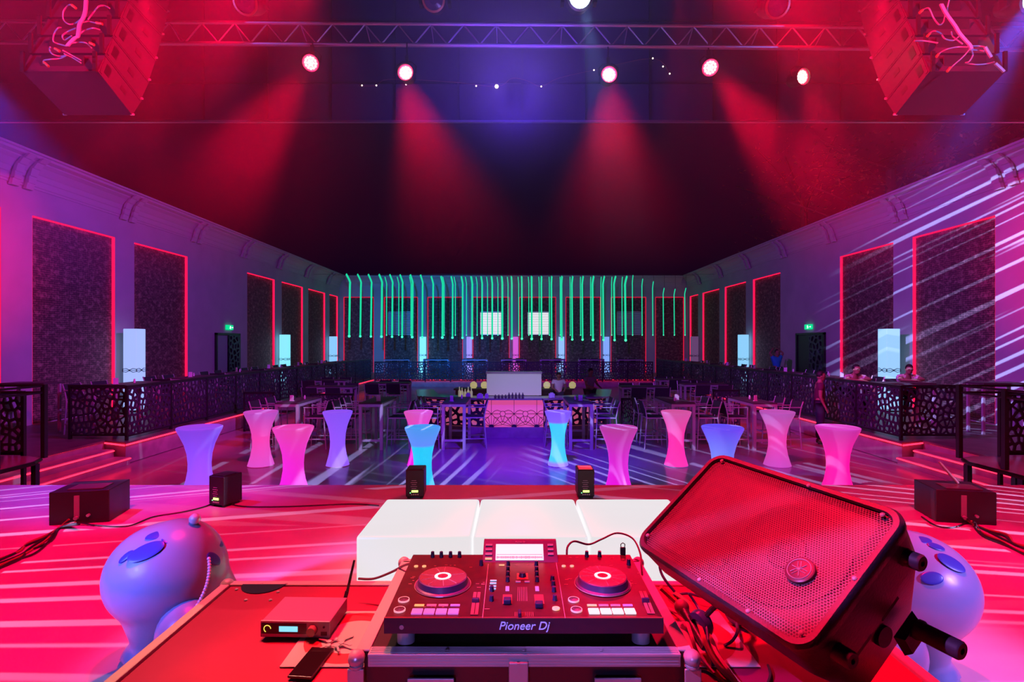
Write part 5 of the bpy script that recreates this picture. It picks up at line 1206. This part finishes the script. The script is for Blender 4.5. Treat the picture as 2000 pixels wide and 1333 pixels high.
# ------------------------------------------------------------------ people
def grow(name, verts, edges, radii, root=0, sub=1):
    me = bpy.data.meshes.new(name+'_tmp'); me.from_pydata(verts, edges, []); o = bpy.data.objects.new(name+'_tmp', me); COL.objects.link(o)
    sm_ = o.modifiers.new('skin', 'SKIN'); sm_.use_smooth_shade = True
    if not me.skin_vertices: 
        bpy.context.view_layer.objects.active = o
    for i, r in enumerate(radii):
        rr = r if isinstance(r, tuple) else (r, r); me.skin_vertices[0].data[i].radius = rr; me.skin_vertices[0].data[i].use_root = (i == root)
    s2 = o.modifiers.new('sub', 'SUBSURF'); s2.levels = sub; s2.render_levels = sub
    bpy.context.view_layer.update(); dg = bpy.context.evaluated_depsgraph_get()
    out = bpy.data.meshes.new_from_object(o.evaluated_get(dg)); bpy.data.objects.remove(o); out.name = name
    return out
def person(label, loc, rz, J, shirt, trousers, hair=(.015, .01, .01), skin=(.30, .16, .11), sc_=1.0, group=None, sleeve=.55):
    t = thing('person', label, 'person', loc, rz, group); t.scale = (sc_,)*3
    P_ = J
    V = []; E = []; R = []; ix = {}
    def a(k, p, r, par=None):
        ix[k] = len(V); V.append(tuple(p)); R.append(r)
        if par: E.append((ix[par], ix[k]))
    a('pel', P_['pel'], .125); a('waist', P_['waist'], .115, 'pel'); a('chest', P_['chest'], (.145, .115), 'waist'); a('nk', P_['neck'], .055, 'chest'); a('hd0', P_['head'], .06, 'nk')
    for s, q in ((-1, 'l'), (1, 'r')):
        a('sh'+q, P_['sh'+q], .062, 'chest'); a('el'+q, P_['el'+q], .042, 'sh'+q); a('wr'+q, P_['wr'+q], .028, 'el'+q)
        wr, el = Vector(P_['wr'+q]), Vector(P_['el'+q]); d = (wr-el).normalized(); side_ = d.cross(Vector((0, 0, 1))).normalized()
        if side_.length < .1: side_ = Vector((1, 0, 0))
        pm = wr+d*.07; a('pm'+q, pm, (.036, .018), 'wr'+q)
        for f in range(4):
            b0 = pm+side_*(.024-.016*f)+d*.02; a('f%d%s' % (f, q), b0+d*(.03), .0085, 'pm'+q); a('g%d%s' % (f, q), b0+d*(.055+.008*(f in (1, 2)))-Vector((0, 0, .012)), .0075, 'f%d%s' % (f, q))
        a('th'+q, wr+d*.045+side_*.045, .0095, 'wr'+q)
        a('hp'+q, P_['hp'+q], .095, 'pel'); a('kn'+q, P_['kn'+q], .062, 'hp'+q); a('an'+q, P_['an'+q], .042, 'kn'+q); a('ft'+q, P_['ft'+q], .038, 'an'+q)
    me = grow('body', V, E, R)
    bm = bmesh.new(); bm.from_mesh(me)
    hc = Vector(P_['head']); look = P_.get('look', (0, 0))
    Mh = Matrix.Translation(hc) @ Matrix.Rotation(look[0], 4, 'Z') @ Matrix.Rotation(look[1], 4, 'X')
    h = MB(); h.ball((0, 0, .02), .1, 20, (.78, .95, 1.12), Mh); h.ball((0, -.022, -.045), .066, 16, (.9, 1, 1), Mh)
    h.hexa([(-.016, -.095, -.012), (.016, -.095, -.012), (.013, -.06, -.012), (-.013, -.06, -.012)], [(-.006, -.093, .035), (.006, -.093, .035), (.006, -.06, .035), (-.006, -.06, .035)], Mh)
    h.ball((0, -.102, -.008), .014, 8, (1, 1, .8), Mh)
    for s in (-1, 1): h.ball((s*.079, .005, .005), .022, 8, (.35, .8, 1.2), Mh)
    h.ball((0, -.084, -.045), .02, 8, (1.2, .5, .35), Mh); h.ball((0, -.085, .043), .045, 10, (1.2, .3, .2), Mh)
    k = MB.mesh(h, 'hd'); bm.from_mesh(k); bm.to_mesh(me); bm.free()
    me.materials.clear(); me.materials.append(mat('skin %.2f' % skin[0], skin, .55)); me.polygons.foreach_set('use_smooth', [True]*len(me.polygons))
    b = bpy.data.objects.new('body', me); COL.objects.link(b); b.parent = t
    ey = MB()
    for s in (-1, 1): ey.ball((s*.031, -.084, .024), .0105, 8, M=Mh)
    obj('eyes', ey, mat('eye', (.05, .04, .04), .2), t, True)
    hr = MB(); hr.ball((0, .012, .045), .102, 18, (.83, .96, 1.0), Mh)
    for v in range(len(hr.v)):
        p = Mh.inverted() @ Vector(hr.v[v])
        if p.z < .075 and p.y < .0: p.y = max(p.y, -.02); p.x *= .93
        if p.z < -.02: p.z = -.02
        hr.v[v] = tuple(Mh @ p)
    obj('hair', hr, mat('hair', hair, .6), t, True)
    # clothes grown over the same skeleton
    V2 = []; E2 = []; R2 = []; i2 = {}
    def c(k, p, r, par=None):
        i2[k] = len(V2); V2.append(tuple(p)); R2.append(r)
        if par: E2.append((i2[par], i2[k]))
    c('pel', Vector(P_['pel'])+Vector((0, 0, .02)), .145); c('waist', P_['waist'], .135, 'pel'); c('chest', P_['chest'], (.165, .135), 'waist')
    nk = Vector(P_['neck']).lerp(Vector(P_['chest']), .25); c('nk', nk, .07, 'chest')
    for q in 'lr':
        c('sh'+q, P_['sh'+q], .078, 'chest'); c('sl'+q, Vector(P_['sh'+q]).lerp(Vector(P_['el'+q]), sleeve), .060, 'sh'+q)
    m1 = grow('shirt', V2, E2, R2); m1.materials.append(mat('cloth %.2f%.2f%.2f' % shirt, shirt, .8)); o = bpy.data.objects.new('shirt', m1); COL.objects.link(o); o.parent = t
    V2.clear(); E2.clear(); R2.clear(); i2.clear()
    c('pel', P_['pel'], .148)
    for q in 'lr': c('hp'+q, P_['hp'+q], .110, 'pel'); c('kn'+q, P_['kn'+q], .078, 'hp'+q); c('an'+q, P_['an'+q], .060, 'kn'+q)
    m1 = grow('trousers', V2, E2, R2); m1.materials.append(mat('cloth %.2f%.2f%.2f' % trousers, trousers, .8)); o = bpy.data.objects.new('trousers', m1); COL.objects.link(o); o.parent = t
    for q in 'lr':
        f0, f1 = Vector(P_['an'+q]), Vector(P_['ft'+q]); obj('shoe', MB().tube([f0+Vector((0, .03, -.045)), (f0+f1)/2+Vector((0, 0, -.03)), f1+Vector((0, -.03, -.012))], .045, 10), mat('shoe', (.02, .02, .02), .4), t, True)
    return t
def seated(look=(0, .15), arm=1):
    return dict(pel=(0, 0, .87), waist=(0, -.05, 1.0), chest=(0, -.13, 1.15), neck=(0, -.21, 1.29), head=(0, -.26, 1.40), look=look,
        shl=(-.185, -.16, 1.23), shr=(.185, -.16, 1.23), ell=(-.27, -.40, 1.165), elr=(.27, -.40, 1.165), wrl=(-.03, -.50, 1.15), wrr=(.04, -.44, 1.17),
        hpl=(-.10, -.04, .86), hpr=(.10, -.04, .86), knl=(-.13, -.42, .82), knr=(.13, -.42, .82), anl=(-.13, -.34, .40), anr=(.13, -.34, .40), ftl=(-.13, -.46, .345), ftr=(.13, -.46, .345))
def standing(look=(0, 0), arms='down'):
    d = dict(pel=(0, 0, .95), waist=(0, 0, 1.10), chest=(0, .01, 1.30), neck=(0, -.01, 1.48), head=(0, -.03, 1.60), look=look, shl=(-.19, 0, 1.42), shr=(.19, 0, 1.42),
        hpl=(-.10, 0, .92), hpr=(.10, 0, .92), knl=(-.11, -.02, .50), knr=(.11, -.02, .50), anl=(-.12, .02, .09), anr=(.12, .02, .09), ftl=(-.13, -.13, .04), ftr=(.13, -.13, .04))
    if arms == 'down': d.update(ell=(-.26, .02, 1.13), elr=(.26, .02, 1.13), wrl=(-.24, -.08, .90), wrr=(.24, -.08, .90))
    if arms == 'up': d.update(ell=(-.33, .0, 1.58), elr=(.33, .0, 1.58), wrl=(-.16, .06, 1.72), wrr=(.16, .06, 1.72))
    if arms == 'work': d.update(ell=(-.25, -.10, 1.18), elr=(.25, -.10, 1.18), wrl=(-.16, -.32, 1.12), wrr=(.16, -.32, 1.12))
    return d
htable(9.15, 12.87, TZT, PI/2, 'high table of the two seated men on the right terrace', 'high tables behind the side railings')
chair(8.50, 13.62, TZT, PI, 'bar chair under the left of the two seated men', 'bar chairs on the side terraces')
chair(9.84, 13.62, TZT, PI, 'bar chair under the right of the two seated men', 'bar chairs on the side terraces')
person('person in a pale pink shirt leaning on folded arms, left of the two seated', (8.50, 13.60, TZT-.025), 0, seated((.15, .1)), (.62, .55, .60), (.03, .03, .05), group='seated people on the right terrace')
person('person in a light V-neck shirt leaning on folded arms, right of the two seated', (9.84, 13.60, TZT-.025), -.1, seated((-.25, .2)), (.85, .8, .8), (.03, .03, .05), group='seated people on the right terrace')
person('person in a cyan shirt standing by the right doorway with raised arms', (10.75, 22.0, TZT), .3, standing((0, 0), 'up'), (.02, .35, .75), (.02, .02, .04), sc_=1.03)
person('person in dark maroon clothes standing in front of the right terrace', (7.62, 13.4, .0), 1.2, standing((0, .1)), (.10, .01, .05), (.02, .015, .05), sc_=1.04)
person('person in a white shirt working behind the bar, right of the pale screen', (xa(1091, 15.55), 15.55, BZ), .1, standing((0, .5), 'work'), (.75, .75, .85), (.03, .03, .05), sc_=.80)
person('person in a grey shirt behind the right end of the bar', (xa(1152, 15.7), 15.7, BZ), .6, standing((0, .4), 'work'), (.28, .25, .33), (.03, .03, .05), sc_=.86)
# ------------------------------------------------------------------ trees beyond the right wall
def tree(x, y, h, r, n, seed, label, leafm):
    rt = random.Random(seed); t = thing('tree', label, 'tree', (x, y, 0), 0, 'trees beyond the right wall')
    tr_ = MB().tube([(0, 0, 0), (.1, .1, h*.3), (-.1, .0, h*.55), (.0, .1, h*.8)], .18, 8, smooth=3); tips = []
    for k in range(16):
        a = rt.uniform(0, 2*PI); z = rt.uniform(.35, .8)*h; L_ = rt.uniform(.5, 1)*r
        e = Vector((L_*math.cos(a), L_*math.sin(a), z+rt.uniform(.1, .9)*r*.6)); tr_.tube([(0, 0, z), e*.5+Vector((0, 0, z*.5+.2)), e], .035, 5, smooth=3); tips.append(e)
        tips.append(e*.6+Vector((0, 0, z*.4)))
    obj('trunk', tr_, mat('bark', (.10, .07, .06), .9), t)
    f = MB()
    for k in range(n):
        c = rt.choice(tips); p = c+Vector((rt.gauss(0, .55), rt.gauss(0, .55), rt.gauss(0, .5)))*r*.35
        if x+p.x < 12.6: continue
        M = Matrix.Translation(p) @ Euler((rt.uniform(-1, 1), rt.uniform(-1, 1), rt.uniform(0, 6.28))).to_matrix().to_4x4(); s = rt.uniform(.06, .12)
        f.add([(-s*.45, 0, 0), (0, -s, .01), (s*.45, 0, 0), (0, s, -.01)], [(0, 1, 2, 3)], M)
    me = bpy.data.meshes.new('foliage'); me.from_pydata(f.v, [], f.f); me.materials.append(leafm); obj('foliage', me, None, t)
LM = mat('leaves', (.22, .14, .07), .6, noemit=True)
tree(14.6, 15.5, 10.5, 3.6, 900, 1, 'leafy tree rising behind the right wall, nearest the speaker array', LM)
tree(15.5, 22.0, 12.0, 4.4, 1100, 2, 'leafy tree behind the middle of the right wall', LM)
tree(16.0, 29.5, 13.0, 5.0, 1100, 3, 'leafy tree behind the far part of the right wall', LM)
spot('tree_light', (10.5, 14.0, 7.6), (15.5, 20.5, 11.0), (1, .2, .35), 110, 80, 1, .2)
# ------------------------------------------------------------------ stage haze hanging under the lamps
hz = bpy.data.materials.new('haze'); hz.use_nodes = True; nt = hz.node_tree; nt.nodes.remove(nt.nodes['Principled BSDF'])
vs = nt.nodes.new('ShaderNodeVolumeScatter'); vs.inputs['Anisotropy'].default_value = .2
tc = nt.nodes.new('ShaderNodeTexCoord'); sp = nt.nodes.new('ShaderNodeSeparateXYZ'); nt.links.new(tc.outputs['Object'], sp.inputs[0])
mr = nt.nodes.new('ShaderNodeMapRange'); mr.inputs[1].default_value = 3.0; mr.inputs[2].default_value = 6.4; mr.inputs[3].default_value = 0; mr.inputs[4].default_value = .095
nt.links.new(sp.outputs[2], mr.inputs[0]); nt.links.new(mr.outputs[0], vs.inputs['Density'])
nt.links.new(vs.outputs[0], nt.nodes['Material Output'].inputs['Volume'])
ho = obj('haze', MB().box((0, 5.5, 5.3), (17, 4.1, 4.6)), hz); tag(ho, 'thin red-lit haze hanging under the stage lamps', 'haze', kind='stuff'); ho.display_type = 'WIRE'
